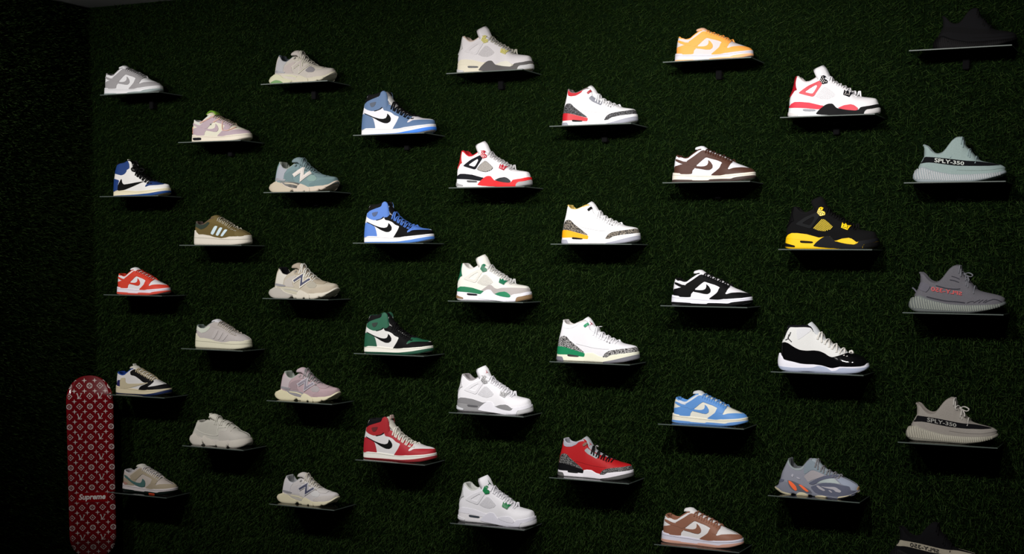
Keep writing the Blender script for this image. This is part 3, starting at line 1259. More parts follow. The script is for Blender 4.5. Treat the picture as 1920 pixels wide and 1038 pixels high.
def model_aj11():
    tr = Trace((7, 2), (1445, 595, 9.6), (1458.5, 1629.9))
    m = shape(tr,
              T=[(325, 152), (450, 154), (640, 152), (715, 162), (755, 200), (775, 250), (860, 325), (950, 395),
                 (1050, 462), (1150, 525), (1250, 582), (1390, 628), (1450, 640), (1520, 655), (1600, 682), (1680, 722),
                 (1725, 775)],
              heel=[(198, 700), (195, 650), (190, 560), (206, 450), (240, 360), (280, 250), (318, 155)],
              soletop=[(140, 640), (200, 702), (380, 740), (560, 784), (780, 790), (900, 806), (1030, 860), (1100, 876),
                       (1190, 852), (1250, 832), (1500, 836), (1690, 828), (1740, 800), (1775, 790)],
              bot=[(0, .07), (.03, .03), (.08, .008), (.2, 0), (.36, .004), (.5, 0), (.7, 0), (.88, .008), (.96, .03), (1, .06)], xo=.36,
              wt=[(0, .07), (.15, .082), (.3, .08), (.4, .065), (.6, .055), (.72, .035), (.8, 0), (1, 0)],
              p=[(0, 1.35), (.3, 1.4), (.5, 1.8), (.7, 2.1), (1, 2.3)],
              tongue=([(1380, 600), (1200, 520), (1040, 420), (920, 310), (820, 190), (730, 85)],
                      [(0, .05), (.4, .058), (.8, .07), (1, .066)], [(0, .02), (.6, .028), (.9, .03), (1, .02)], .03),
              laces=(.45, .78, 5), lace_kw=dict(r=.0115, drop=.04, dx=.05, lift=.022), depth=.3, bulge=.03, sole_smooth=True, taper=.11, flare=1.0)
    prt(m, 'patent_rand', 'patent', [(180, 740), (186, 570), (203, 455), (260, 440), (320, 460), (420, 530), (520, 580), (640, 596), (780, 590),
                                     (880, 602), (970, 640), (1050, 696), (1110, 716), (1220, 690), (1330, 656), (1440, 624), (1530, 640), (1620, 672),
                                     (1700, 715), (1760, 770), (1760, 880), (1250, 880), (1100, 910), (900, 850), (560, 830), (230, 760)], lvl=1)
    prt(m, 'collar_binding', 'bind', [(225, 400), (262, 290), (318, 150), (450, 146), (640, 146), (715, 156), (768, 205), (775, 250), (752, 222),
                                      (715, 175), (640, 166), (450, 168), (345, 170), (290, 260), (245, 380)], lvl=0)
    prt(m, 'ankle_panel', 'ankle', [(465, 190), (700, 185), (735, 235), (490, 410), (465, 330)], lvl=0)
    fig = [stroke([(362, 262), (340, 320), (318, 352)], 16), stroke([(318, 345), (318, 385)], 20), stroke([(318, 380), (268, 405)], 13),
           stroke([(318, 378), (350, 410), (378, 438)], 14), disc(330, 318, 14, 8)]
    prt(m, 'jumping_figure_emblem', 'logo', fig, lvl=1, sides=(1,), round_=False)
    prt(m, 'outsole', 'out', [(110, 840), (170, 872), (400, 902), (740, 902), (860, 866), (1000, 890), (1090, 962), (1180, 952), (1260, 902),
                              (1500, 912), (1700, 900), (1800, 840), (1800, 1040), (110, 1040)], on='S', lvl=0)
    return m


def model_9060():
    tr = Trace((2, 2), (490, 480, 9.6), (505.6, 637.1))
    m = shape(tr,
              T=[(350, 205), (385, 262), (430, 318), (470, 330), (530, 302), (570, 272), (605, 245), (680, 262), (750, 300),
                 (850, 352), (950, 398), (1050, 432), (1180, 470), (1250, 482), (1340, 500), (1390, 525), (1405, 548)],
              heel=[(255, 560), (262, 480), (276, 400), (300, 290), (345, 206)],
              soletop=[(160, 600), (240, 532), (400, 540), (560, 560), (700, 600), (830, 650), (940, 652), (1050, 642), (1200, 632),
                       (1320, 610), (1405, 560)],
              bot=[(0, .055), (.04, .02), (.12, .003), (.2, 0), (.33, .004), (.375, .03), (.39, .03), (.40, 0), (.565, 0), (.575, .02), (.59, .02), (.60, 0), (.72, .003), (.80, .018),
                   (.81, .034), (.825, .034), (.83, .024), (.93, .07), (1, .125)],
              xo=.35, wt=WT_LOW, p=P_LOW,
              tongue=([(1080, 420), (950, 335), (850, 262), (770, 200), (690, 165), (590, 178)],
                      [(0, .05), (.5, .06), (.8, .075), (1, .06)], [(0, .02), (.5, .035), (.75, .07), (.9, .07), (1, .04)], .02),
              laces=(.47, .68, 5), lace_kw=dict(drop=.03, lift=.012), sheel=[(0, .02), (.06, -.012), (.1, 0.0), (.16, .045), (.2, .06)], flare=1.02, rim=.028, taper=.10, sink=.03)
    prt(m, 'heel_cup', 'cup', [(255, 540), (270, 400), (300, 295), (352, 205), (390, 262), (432, 322), (465, 340), (410, 410), (392, 520), (330, 540)])
    prt(m, 'heel_band', 'band', [(250, 520), (262, 485), (400, 512), (440, 530), (420, 545), (330, 540)], lvl=1)
    prt(m, 'quarter_panel', 'quarter', [(430, 420), (520, 370), (640, 340), (560, 440), (560, 520), (600, 560), (430, 545), (410, 480)])
    prt(m, 'eyestay', 'stay', [(575, 275), (608, 248), (680, 265), (750, 305), (850, 358), (950, 404), (1050, 438), (1190, 475), (1120, 505),
                               (990, 500), (930, 440), (820, 372), (740, 330), (640, 328), (590, 318)], lvl=1)
    prt(m, 'mesh_inset', 'mesh', [(810, 530), (900, 452), (960, 470), (1000, 530), (960, 575), (860, 570)])
    prt(m, 'toe_mudguard', 'mud', [(860, 620), (960, 575), (1100, 545), (1250, 540), (1420, 530), (1420, 600), (1300, 650), (1050, 670), (860, 660)], lvl=0)
    Npts = [(575, 458), (742, 352), (728, 520), (888, 412)]
    prt(m, 'letter_n_outline', 'nout', stroke(Npts, 64), lvl=2, sides=(1,), round_=False)
    prt(m, 'letter_n', 'nin', stroke([(588, 450), (738, 356), (726, 512), (874, 420)], 34), lvl=3, sides=(1,), round_=False)
    prt(m, 'tongue_loop', 'hole', [(590, 300), (620, 262), (640, 262), (640, 292), (612, 305)], lvl=2)
    prt(m, 'heel_pod', 'hpod', [(120, 640), (200, 550), (330, 572), (400, 640), (480, 672), (565, 690), (560, 760), (120, 760)], on='S', lvl=1)
    prt(m, 'heel_insert', 'ins', [(150, 745), (190, 690), (260, 662), (340, 680), (400, 720), (390, 745)], on='S', lvl=2)
    prt(m, 'arch_piece', 'arch', [(300, 545), (560, 568), (700, 604), (650, 690), (520, 668), (420, 630), (360, 580)], on='S', lvl=0)
    prt(m, 'arch_rib', 'hpod', [(400, 578), (560, 590), (660, 625), (650, 645), (560, 615), (420, 600)], on='S', lvl=1)
    prt(m, 'forefoot_pod', 'fpod', [(635, 770), (645, 650), (700, 605), (780, 640), (870, 690), (875, 770)], on='S', lvl=1)
    prt(m, 'forefoot_pod', 'fpod', [(885, 770), (880, 695), (960, 668), (1150, 660), (1165, 770)], on='S', lvl=1)
    prt(m, 'toe_outsole', 'toe', [(1150, 770), (1165, 705), (1300, 640), (1420, 560), (1440, 700), (1400, 770)], on='S', lvl=1)
    return m


def model_350():
    tr = Trace((8, 1), (1700, 245, 9.6), (1712, 1887))
    m = shape(tr,
              T=[(305, 256), (340, 262), (380, 285), (430, 345), (500, 402), (570, 420), (640, 402), (700, 346), (760, 262), (840, 165), (920, 118),
                 (975, 115), (1015, 160), (1045, 260), (1100, 325), (1150, 372), (1230, 455), (1300, 528), (1450, 565), (1600, 592), (1720, 622), (1780, 660)],
              heel=[(215, 720), (215, 650), (252, 588), (318, 470), (330, 420), (322, 330), (300, 258)],
              soletop=[(150, 690), (250, 645), (400, 690), (600, 740), (850, 780), (1100, 780), (1400, 765), (1640, 748), (1790, 715)],
              bot=[(0, .045), (.02, .018), (.06, .003), (.12, 0), (.62, 0), (.8, .022), (.93, .06), (1, .09)], xo=.47,
              wt=[(0, .055), (.1, .078), (.25, .088), (.4, .07), (.5, .05), (.62, .045), (.7, .03), (.78, 0), (1, 0)],
              p=[(0, 1.4), (.3, 1.5), (.5, 1.6), (.7, 2.0), (1, 2.3)],
              tongue=([(1290, 515), (1200, 430), (1110, 340), (1040, 260), (1000, 180), (975, 130)],
                      [(0, .03), (.5, .045), (1, .045)], [(0, .01), (.6, .012), (1, .01)], .01),
              laces=(.52, .68, 3), lace_kw=dict(r=.007, drop=.075, lift=.012, dx=.02), sheel=[(0, .03), (.05, .0), (.1, .004), (.16, .03)],
              bulge=.05, flare=1.0, rim=.012, sole_smooth=True, depth=.2)
    prt(m, 'side_stripe', 'stripe', [(290, 545), (322, 468), (500, 478), (700, 496), (900, 520), (1080, 540), (1300, 556), (1450, 574), (1600, 596),
                                     (1690, 618), (1500, 631), (1200, 634), (900, 629), (700, 606), (500, 577), (380, 569), (240, 595)])
    m.text = tr.on(m.up, [(500, 566), (1035, 622), (1040, 560), (505, 490)])
    rib = []
    for i in range(38):
        x = .035 + .90 * (i / 37) ** .93
        t_, b_ = float(m.so.top(x)), float(m.so.bot(x))
        h = t_ - b_
        sl = .018 * (1 - x)
        rib.append([(x + sl, b_ + h * .22), (x + .013 + sl, b_ + h * .22), (x + .013 - sl, b_ + h * .93), (x - sl, b_ + h * .93)])
    m.parts.append(dict(name='sole_ribs', key='rib', polys=rib, on='S', lvl=1, holes=[], kw=dict(round_=False, step=.03)))
    prt(m, 'toe_seam', 'seam', [(900, 700), (1200, 715), (1500, 705), (1790, 660), (1790, 668), (1500, 713), (1200, 723), (900, 708)])
    return m


def model_700():
    tr = Trace((7, 3), (1440, 840, 9.6), (1455.4, 1612.4))
    m = shape(tr,
              T=[(375, 188), (400, 250), (430, 305), (500, 352), (600, 348), (650, 300), (700, 238), (745, 200), (800, 225), (860, 280), (920, 335),
                 (1000, 385), (1100, 432), (1290, 482), (1360, 520), (1450, 562), (1540, 610), (1600, 652), (1640, 700)],
              heel=[(185, 700), (195, 620), (232, 530), (256, 420), (300, 330), (345, 240), (372, 188)],
              soletop=[(150, 680), (190, 600), (232, 560), (350, 570), (480, 600), (600, 655), (780, 730), (900, 790), (1100, 850), (1250, 870), (1400, 850),
                       (1560, 800), (1640, 730)],
              bot=[(0, .06), (.04, .03), (.1, .008), (.18, 0), (.21, .012), (.235, .012), (.26, .0), (.4, .0), (.42, .012), (.45, .012), (.47, 0), (.63, 0), (.65, .01), (.70, .01),
                   (.72, .003), (.85, .025), (1, .085)],
              xo=.36, wt=WT_LOW, p=P_LOW,
              tongue=([(1250, 465), (1100, 385), (1000, 320), (920, 258), (850, 212), (770, 215)],
                      [(0, .05), (.5, .06), (.8, .07), (1, .06)], [(0, .02), (.6, .03), (.85, .05), (1, .03)], .012),
              laces=(.48, .76, 5), sheel=[(0, .03), (.06, -.01), (.12, .01), (.2, .05)], flare=1.02, rim=.03, bulge=.02, taper=.10, sink=.02)
    prt(m, 'collar_padding', 'pad', [(345, 250), (375, 190), (402, 250), (432, 305), (500, 352), (600, 348), (650, 300), (640, 360), (590, 395), (500, 395), (410, 350)])
    prt(m, 'mesh_window', 'mesh', [(640, 505), (770, 402), (820, 396), (930, 440), (1025, 490), (900, 536), (780, 575), (720, 610), (690, 560)])
    prt(m, 'eyestay', 'stay', [(650, 330), (700, 245), (745, 203), (800, 228), (860, 285), (920, 340), (1000, 390), (1100, 438), (1290, 488), (1180, 500), (1030, 480),
                               (820, 385), (760, 395), (660, 470), (640, 420)])
    prt(m, 'swoop_overlay', 'swoop', [(725, 628), (850, 560), (1000, 502), (1150, 472), (1290, 495), (1190, 535), (1050, 550), (950, 580), (870, 630), (800, 655)], lvl=1)
    prt(m, 'light_inset', 'light', [(868, 628), (960, 572), (1080, 546), (1190, 540), (1250, 600), (1310, 645), (1150, 622), (1000, 620)], lvl=0)
    prt(m, 'toe_overlay', 'toe', [(1240, 560), (1300, 520), (1450, 575), (1600, 660), (1650, 700), (1640, 760), (1500, 760), (1470, 690), (1330, 660)], lvl=0)
    prt(m, 'mudguard', 'swoop', [(760, 690), (900, 648), (1020, 616), (1180, 632), (1330, 668), (1465, 692), (1485, 765), (1570, 765), (1610, 745), (1610, 830),
                                 (1400, 880), (1250, 910), (1050, 880), (850, 800)], lvl=1)
    prt(m, 'flame_inset', 'flame', [[(945, 680), (1050, 692), (1210, 694), (1325, 770), (1300, 798), (1220, 782), (1180, 742), (1050, 716)],
                                    [(868, 672), (905, 664), (1045, 756), (1005, 768), (930, 732)], [(1088, 752), (1120, 752), (1165, 790), (1140, 796)]], lvl=2)
    prt(m, 'toe_bumper', 'gum', [(1598, 720), (1625, 668), (1680, 690), (1680, 790), (1600, 800)], lvl=2)
    prt(m, 'heel_overlay', 'swoop', [(200, 600), (225, 545), (300, 560), (270, 600), (230, 610)], lvl=1)
    prt(m, 'side_mark', 'mark', [[(415, 500), (430, 462), (462, 468), (450, 520)], [(508, 512), (560, 530), (585, 560), (530, 545)]], lvl=1)
    prt(m, 'orange_cage_slot', 'orange', [(362, 578), (400, 590), (460, 636), (505, 685), (528, 752), (490, 762), (430, 702), (372, 622)], on='S', lvl=1)
    prt(m, 'orange_cage_slot', 'orange', [(542, 650), (592, 658), (660, 705), (742, 776), (700, 782), (640, 742)], on='S', lvl=1)
    prt(m, 'cage', 'cage', [(340, 560), (400, 572), (560, 640), (760, 745), (800, 810), (700, 800), (560, 770), (440, 750), (370, 660)], on='S', lvl=0)
    prt(m, 'outsole', 'cream', [[(110, 690), (165, 702), (250, 772), (425, 822), (430, 860), (110, 860)], [(500, 850), (520, 815), (565, 790), (640, 790), (770, 858), (770, 880), (500, 880)],
                                [(840, 880), (850, 855), (900, 846), (1000, 850), (1140, 892), (1140, 920), (840, 900)],
                                [(1245, 920), (1250, 880), (1400, 860), (1550, 820), (1680, 750), (1690, 850), (1500, 930)]], on='S', lvl=1)
    return m


def model_500():
    tr = Trace((1, 3), (335, 760, 11.405), (356.9, 473.2))
    m = shape(tr,
              T=[(430, 320), (470, 345), (520, 358), (570, 345), (640, 305), (700, 318), (850, 335), (980, 350), (1100, 410), (1220, 470), (1300, 532), (1400, 572),
                 (1490, 630), (1545, 690)],
              heel=[(285, 700), (290, 620), (330, 520), (372, 430), (402, 350), (428, 320)],
              soletop=[(255, 650), (330, 560), (400, 610), (500, 660), (560, 640), (700, 700), (900, 705), (1100, 700), (1300, 695), (1480, 690), (1565, 700)],
              bot=[(0, .05), (.03, .02), (.08, .003), (.2, 0), (.25, .004), (.27, .045), (.285, .045), (.30, .002), (.48, 0), (.5, .018), (.515, .018), (.53, 0), (.70, 0), (.715, .03), (.73, .03), (.745, .004),
                   (.85, .008), (.94, .03), (1, .07)],
              xo=.3, wt=[(0, .08), (.12, .09), (.25, .08), (.4, .066), (.6, .058), (.7, .04), (.8, 0), (1, 0)], p=P_LOW,
              tongue=([(1200, 440), (1050, 370), (920, 300), (820, 250), (740, 215), (690, 235)],
                      [(0, .05), (.5, .06), (.8, .075), (1, .06)], [(0, .02), (.5, .04), (.8, .08), (1, .04)], .012),
              laces=(.45, .74, 4), lace_kw=dict(r=.009, drop=.05), sheel=[(0, .03), (.06, -.005), (.12, .0), (.22, .06)], flare=1.02, rim=.03, bulge=.02, taper=.10, sink=.02)
    prt(m, 'quarter_panel', 'quarter', [(385, 490), (440, 545), (560, 602), (740, 642), (845, 632), (820, 560), (850, 430), (860, 350), (700, 330), (560, 370), (480, 380), (420, 430)])
    prt(m, 'overlay_cord', 'cord', [stroke([(385, 500), (440, 550), (560, 606), (740, 642), (845, 632), (825, 560), (850, 430)], 14)], lvl=1)
    prt(m, 'vamp_overlay', 'vamp', [(860, 560), (1000, 470), (1100, 480), (1220, 540), (1320, 560), (1480, 640), (1570, 720), (1500, 760), (860, 760), (850, 650)])
    prt(m, 'vamp_cord', 'cord', [stroke([(850, 470), (960, 465), (1060, 440), (1030, 530), (920, 530)], 14)], lvl=1)
    prt(m, 'heel_pod', 'pod', [(220, 690), (320, 560), (372, 600), (440, 690), (512, 722), (512, 840), (220, 840)], on='S', lvl=2)
    prt(m, 'arch_pod', 'pod', [(525, 840), (518, 650), (560, 640), (640, 710), (740, 770), (795, 830), (790, 850)], on='S', lvl=2)
    prt(m, 'forefoot_pod', 'pod', [(800, 850), (835, 775), (1000, 752), (1072, 800), (1068, 900), (860, 890)], on='S', lvl=2)
    prt(m, 'toe_pod', 'pod', [(1090, 890), (1078, 790), (1150, 752), (1460, 704), (1600, 700), (1600, 880)], on='S', lvl=2)
    return m


def model_campus():
    tr = Trace((1, 1), (335, 380, 11.405), (363.8, 473.6))
    m = shape(tr,
              T=[(390, 402), (430, 442), (490, 474), (560, 456), (620, 406), (660, 372), (720, 332), (790, 306), (850, 335), (960, 390), (1080, 450), (1200, 515),
                 (1310, 556), (1400, 600), (1480, 645), (1530, 695)],
              heel=[(352, 740), (355, 650), (362, 560), (370, 480), (385, 405)],
              soletop=[(330, 585), (375, 590), (415, 632), (500, 630), (660, 656), (760, 690), (900, 715), (1000, 700), (1080, 676), (1150, 676), (1300, 700), (1400, 700), (1540, 690)],
              bot=[(0, .004), (.06, 0), (.72, 0), (.9, .012), (1, .035)], xo=.36, wt=WT_LOW, p=P_LOW,
              tongue=([(1270, 540), (1100, 450), (1000, 390), (900, 335), (820, 300), (740, 310)],
                      [(0, .05), (.5, .062), (.8, .078), (1, .066)], [(0, .02), (.6, .03), (.85, .06), (1, .035)], .012),
              laces=(.46, .80, 7), lace_kw=dict(drop=.04, r=.009), rim=.03, flare=1.02, taper=.10)
    prt(m, 'collar_padding', 'pad', [(335, 490), (345, 420), (392, 402), (432, 442), (490, 474), (560, 456), (622, 406), (665, 430), (600, 512), (540, 552), (470, 572), (408, 535)])
    prt(m, 'eyestay', 'stay', [(640, 400), (720, 345), (790, 318), (850, 345), (960, 400), (1080, 460), (1210, 525), (1215, 590), (1160, 590), (1080, 570), (960, 510), (850, 460), (740, 450)])
    prt(m, 'side_stripe', 'stripe', [(680, 660), (772, 490), (842, 502), (742, 690)], lvl=1)
    prt(m, 'side_stripe', 'stripe', [(790, 690), (882, 522), (948, 536), (850, 710)], lvl=1)
    prt(m, 'side_stripe', 'stripe', [(895, 710), (992, 566), (1058, 580), (950, 720)], lvl=1)
    prt(m, 'toe_overlay', 'toe', [(1205, 600), (1240, 575), (1320, 575), (1430, 630), (1520, 700), (1300, 720), (1200, 700)])
    prt(m, 'sole_groove', 'groove', [(300, 738), (600, 748), (900, 775), (1150, 782), (1400, 772), (1620, 762), (1620, 770), (1400, 780), (1150, 790), (900, 783), (600, 756), (300, 746)], on='S')
    return m


def variant(m, drop):
    v = Model()
    v.__dict__.update(m.__dict__)
    v.parts = [q for q in m.parts if q['name'] not in drop]
    return v


DUNK, HIGH, AJ4, AJ3, AJ11 = model_dunk(), model_high(), model_aj4(), model_aj3(), model_aj11()
N90, KNIT, R700, R500, CAMP = model_9060(), model_350(), model_700(), model_500(), model_campus()

# --- colour-blocked variants with outlines of their own
TH = Trace((0, 1), (185, 290, 11.405), (212.6, 321.4))
HIGH_T = variant(HIGH, {'heel_counter', 'ankle_collar', 'collar_band', 'collar_trim', 'vamp_overlay', 'toe_box', 'swoosh', 'wing_logo', 'outsole'})
prt(HIGH_T, 'heel_counter', 'heel', [(290, 790), (310, 620), (320, 510), (355, 518), (440, 545), (412, 640), (402, 790)], tr=TH)
prt(HIGH_T, 'ankle_collar', 'collar', [(330, 400), (330, 300), (380, 225), (480, 178), (560, 150), (625, 130), (655, 200), (660, 290), (600, 322), (588, 372), (540, 420), (480, 440), (420, 424)], tr=TH)
prt(HIGH_T, 'collar_band', 'band', [(320, 310), (380, 228), (480, 180), (550, 156), (545, 60), (320, 60)], lvl=1, tr=TH)
prt(HIGH_T, 'reverse_swoosh', 'sw', [(488, 505), (505, 600), (540, 636), (640, 622), (800, 592), (992, 568), (880, 612), (720, 682), (550, 752), (405, 775), (415, 650)], lvl=1, tr=TH)
prt(HIGH_T, 'toe_box', 'toe', [(1000, 690), (1000, 660), (1100, 575), (1210, 560), (1400, 610), (1390, 632), (1250, 646), (1080, 656)], tr=TH)
prt(HIGH_T, 'outsole', 'out', [(300, 880), (800, 850), (1100, 822), (1570, 745), (1590, 950), (300, 950)], on='S', tr=TH)

TL = Trace((0, 3), (200, 670, 11.405), (217.1, 323.2))
LOW_T = variant(DUNK, {'collar_panel', 'heel_counter', 'heel_strap', 'eyestay', 'vamp_overlay', 'swoosh', 'outsole'})
prt(LOW_T, 'heel_counter', 'heel', [(205, 660), (232, 480), (300, 478), (282, 560), (280, 660)], tr=TL)
prt(LOW_T, 'reverse_swoosh', 'sw', [(288, 480), (320, 432), (402, 428), (402, 522), (450, 560), (700, 556), (885, 533), (880, 552), (700, 592), (450, 656), (288, 660)], lvl=1, tr=TL)
prt(LOW_T, 'vamp_overlay', 'ov', [(500, 300), (600, 240), (720, 330), (830, 400), (1010, 490), (1000, 530), (940, 580), (868, 630), (1050, 605), (1330, 545), (1420, 560), (1420, 680), (1000, 740), (650, 740), (720, 612),
                                  (885, 552), (770, 522), (690, 452), (600, 392), (510, 372)], tr=TL)
prt(LOW_T, 'outsole', 'out', [(180, 738), (400, 770), (800, 786), (1000, 762), (1440, 660), (1460, 860), (180, 860)], on='S', tr=TL)

TS = Trace((0, 4), (215, 855, 12.97), (229.6, 334.5))
DUNK_S = variant(DUNK, {'swoosh', 'collar_panel', 'heel_strap'})
prt(DUNK_S, 'swoosh', 'sw', [(238, 440), (300, 480), (420, 590), (540, 640), (630, 648), (665, 610), (680, 540), (730, 590), (752, 650), (740, 730), (660, 752), (560, 720), (420, 640), (300, 540), (250, 500)], lvl=2, tr=TS)
prt(DUNK_S, 'orange_sole_block', 'orange', [(835, 885), (900, 895), (980, 905), (985, 960), (840, 960)], on='S', lvl=1, tr=TS)
prt(DUNK_S, 'heel_patch', 'patch', [(190, 690), (215, 600), (300, 630), (320, 660), (280, 690)], lvl=1, tr=TS)

TO = Trace((1, 0), (340, 195, 12.97), (359.7, 473.8))
DUNK_O = variant(DUNK, {'outsole'})
prt(DUNK_O, 'sole_pill', 'pill', [(285, 835), (300, 820), (470, 815), (488, 840), (478, 878), (300, 886)], on='S', lvl=1, tr=TO)
prt(DUNK_O, 'swoosh_pin', 'pin', [disc(714, 495, 18, 8)], lvl=1, tr=TO, round_=False)
prt(DUNK_O, 'tie_cord', 'cord', [stroke([(800, 290), (680, 350), (560, 415), (450, 470)], 26), stroke([(940, 350), (860, 400), (780, 445)], 22),
                                 stroke([(1010, 420), (1000, 520), (1010, 640), (1120, 650), (1230, 610), (1330, 570)], 18)], lvl=3, tr=TO, sides=(1,))
prt(DUNK_O, 'heel_pull', 'pull', [(200, 720), (215, 640), (250, 550), (290, 560), (262, 640), (268, 720), (240, 740)], lvl=2, tr=TO)

TZ = Trace((8, 2), (1690, 490, 9.6), (1704.0, 1886.4))
KNIT_Z = variant(KNIT, {'side_stripe', 'toe_seam'})
for pts, wd in (([(450, 632), (600, 670), (800, 712), (1000, 725), (1150, 745)], 20), ([(620, 432), (820, 488), (1000, 500), (1060, 490)], 18),
                ([(870, 330), (960, 345), (1040, 378)], 16), ([(900, 265), (980, 285), (1050, 320)], 14), ([(440, 552), (480, 515), (522, 450)], 14), ([(1300, 745), (1360, 715), (1420, 690)], 13),
                ([(1390, 748), (1430, 715), (1480, 690)], 13), ([(1470, 742), (1500, 715), (1545, 690)], 13),
                ([(1500, 745), (1560, 710), (1660, 680), (1740, 695), (1810, 735)], 14), ([(1180, 750), (1250, 720), (1310, 715)], 12)):
    prt(KNIT_Z, 'dark_knit_line', 'zebra', stroke(pts, wd), tr=TZ)
prt(KNIT_Z, 'heel_patch', 'patch', [(285, 400), (300, 368), (390, 370), (460, 400), (520, 450), (480, 515), (440, 552), (350, 520), (310, 480)], tr=TZ, lvl=1)


# ------------------------------------------------------------------ put a shoe together
def C(v, kind='leather'):
    return (v, kind)


WHITE, OFF, CREAM = (.80, .80, .82), (.74, .73, .70), (.70, .66, .52)
BLACK = (.010, .010, .011)


def build_shoe(model, key, ext, name, label, cw, cat='sneaker', group='sneakers on the glass shelves', bow=None,
               text=None, logo=None, tab=None, dangling=None):
    pose = Pose(key, *ext)
    L = pose.L
    root = empty(name, (pose.X0, YC, pose.z0), label, cat, group)
    base = cw['base']

    def M(k):
        c = cw.get(k)
        return None if c is None else mat(*c)

    def mk(nm, g, mm, parent=root, recalc=False, weld=False):
        if not g[1]:
            return None
        return mesh_obj(nm, np.array(g[0], float) * L, g[1], mm, parent, True, recalc, weld)
    upper = mk('upper', upper_geo(model.up, model.xo), mat(*base), recalc=True)
    mk('lining', lining_geo(model.up, model.xo, model.rim, model.depth), M('lin') or mat(*base), recalc=True)
    sole = mk('sole', sole_geo(model.so), M('mid') or mat(WHITE, 'rubber'), recalc=True)
    tg = mk('tongue', model.tg.geo(), M('ton') or mat(*base), recalc=True)
    x0, x1, n = model.laces
    if cw.get('lace') is not None:
        kw = dict(model.lace_kw)
        G = lace_geo(model.up, np.linspace(x0, x1, n), model.tg, **kw)
        if bow:
            for path, r in bow:
                add(G, tube(path, r, .8))
        mk('laces', G, M('lace'))['kind'] = 'stuff'
    for q in model.parts:
        c = cw.get(q['key'])
        if c is None:
            continue
        surf = model.up if q['on'] == 'U' else model.so
        tiny = q['name'] in ('netting', 'lock_perforation', 'sole_ribs', 'eyelet')
        for g in panel_geo(surf, q['polys'], .003 + .0032 * q['lvl'], q['holes'], joined=tiny, **q['kw']):
            o = mk(q['name'], g, mat(*c), upper if q['name'] in ('netting', 'lock_perforation', 'letter_n') else root, weld=g[2])
            if tiny and o is not None:
                o['kind'] = 'stuff'
    if text:
        word, mirror, c = text
        mk('lettering', surf_text(model.up, word, model.text, .009, mirror=mirror), mat(*c))['kind'] = 'stuff'
    if logo:
        # small leaping figure printed on the tongue
        c, t0, sc = logo
        fig = [stroke([(.0, .95), (.05, .55), (.02, .3)], .16), stroke([(.02, .4), (.02, .05)], .22),
               stroke([(.02, .1), (-.35, -.12), (-.55, -.35)], .15), stroke([(.02, .1), (.4, .0), (.8, -.12)], .15),
               stroke([(.03, .4), (-.25, .2), (-.3, .0)], .12), disc(.06, .55, .13, 8)]
        G = ([], [])
        for pl in fig:
            P = np.array(pl)
            q = model.tg.P(t0 + P[:, 1] * sc * 1.1, .45 - P[:, 0] * sc * -2.2, off=.004)
            n0 = len(G[0])
            G[0].extend(q)
            G[1].append([n0 + i for i in range(len(P))])
        mk('jumping_figure_emblem', G, mat(*c), tg)['kind'] = 'stuff'
    if tab:
        path, wd, th, c = tab
        t = Tongue(path, [(0, wd), (1, wd * .8)], [(0, th), (1, th * .7)], 0.0)
        mk('pull_tab', t.geo(10), mat(*c), recalc=True)
    return root


def bow_at(m, x, dz=.03, size=.09, r=.007):
    """a tied bow: knot, two loops and two hanging ends"""
    B, T, Wb, Wt, p = (float(v) for v in m.up.dims(x))
    z = T + dz
    k = size
    loop1 = [(x, -.01, z), (x - .2 * k, -.5 * k, z + .35 * k), (x - .5 * k, -1.0 * k, z + .1 * k), (x - .3 * k, -.9 * k, z - .25 * k), (x, -.012, z - .005)]
    loop2 = [(x, .01, z), (x + .5 * k, .0, z + .2 * k), (x + 1.1 * k, -.1 * k, z - .1 * k), (x + .8 * k, -.4 * k, z - .35 * k), (x, -.012, z - .004)]
    e1 = [(x, -.012, z), (x + .25 * k, -.8 * k, z - .25 * k), (x + .3 * k, -1.15 * k, z - .9 * k)]
    e2 = [(x, .0, z), (x + .6 * k, -.75 * k, z - .5 * k), (x + .75 * k, -1.2 * k, z - 1.0 * k)]
    kn = [(x - .012, -.012, z - .008), (x, -.02, z + .006), (x + .012, -.012, z - .006)]
    return [(loop1, r), (loop2, r), (e1, r), (e2, r), (kn, r * 1.7)]


LE, SU, RU, FA, PL = 'leather', 'suede', 'rubber', 'fabric', 'plastic'


def dunk_cw(ov, base=WHITE, mid=WHITE, out=None, lace=None, ton=None, lin=None, sw=None, collar=None, kind=LE, **kw):
    d = dict(base=C(base), ov=C(ov, kind), ov2=C(ov, kind), sw=C(sw or ov, kind), collar=C(collar or base, FA), lin=C(lin or ov, FA), ton=C(ton or base, FA),
             lace=C(lace or ov, FA), mid=C(mid, RU), out=C(out or ov, RU), groove=C([c * .55 for c in mid], RU))
    d.update(kw)
    return d


def high_cw(heel, collar, vamp, toe, out, lace, base=WHITE, mid=WHITE, ton=OFF, lin=None, sw=BLACK, band=None, **kw):
    d = dict(base=C(base), heel=C(heel), collar=C(collar), vamp=C(vamp), toe=C(toe), out=C(out, RU), lace=C(lace, FA), ton=C(ton, FA), lin=C(lin or BLACK, FA), sw=C(sw),
             mid=C(mid, RU), band=C(band or BLACK), trim=C(BLACK), logo=C([c * .3 for c in collar], 'print'), groove=C([c * .6 for c in mid], RU))
    d.update(kw)
    return d


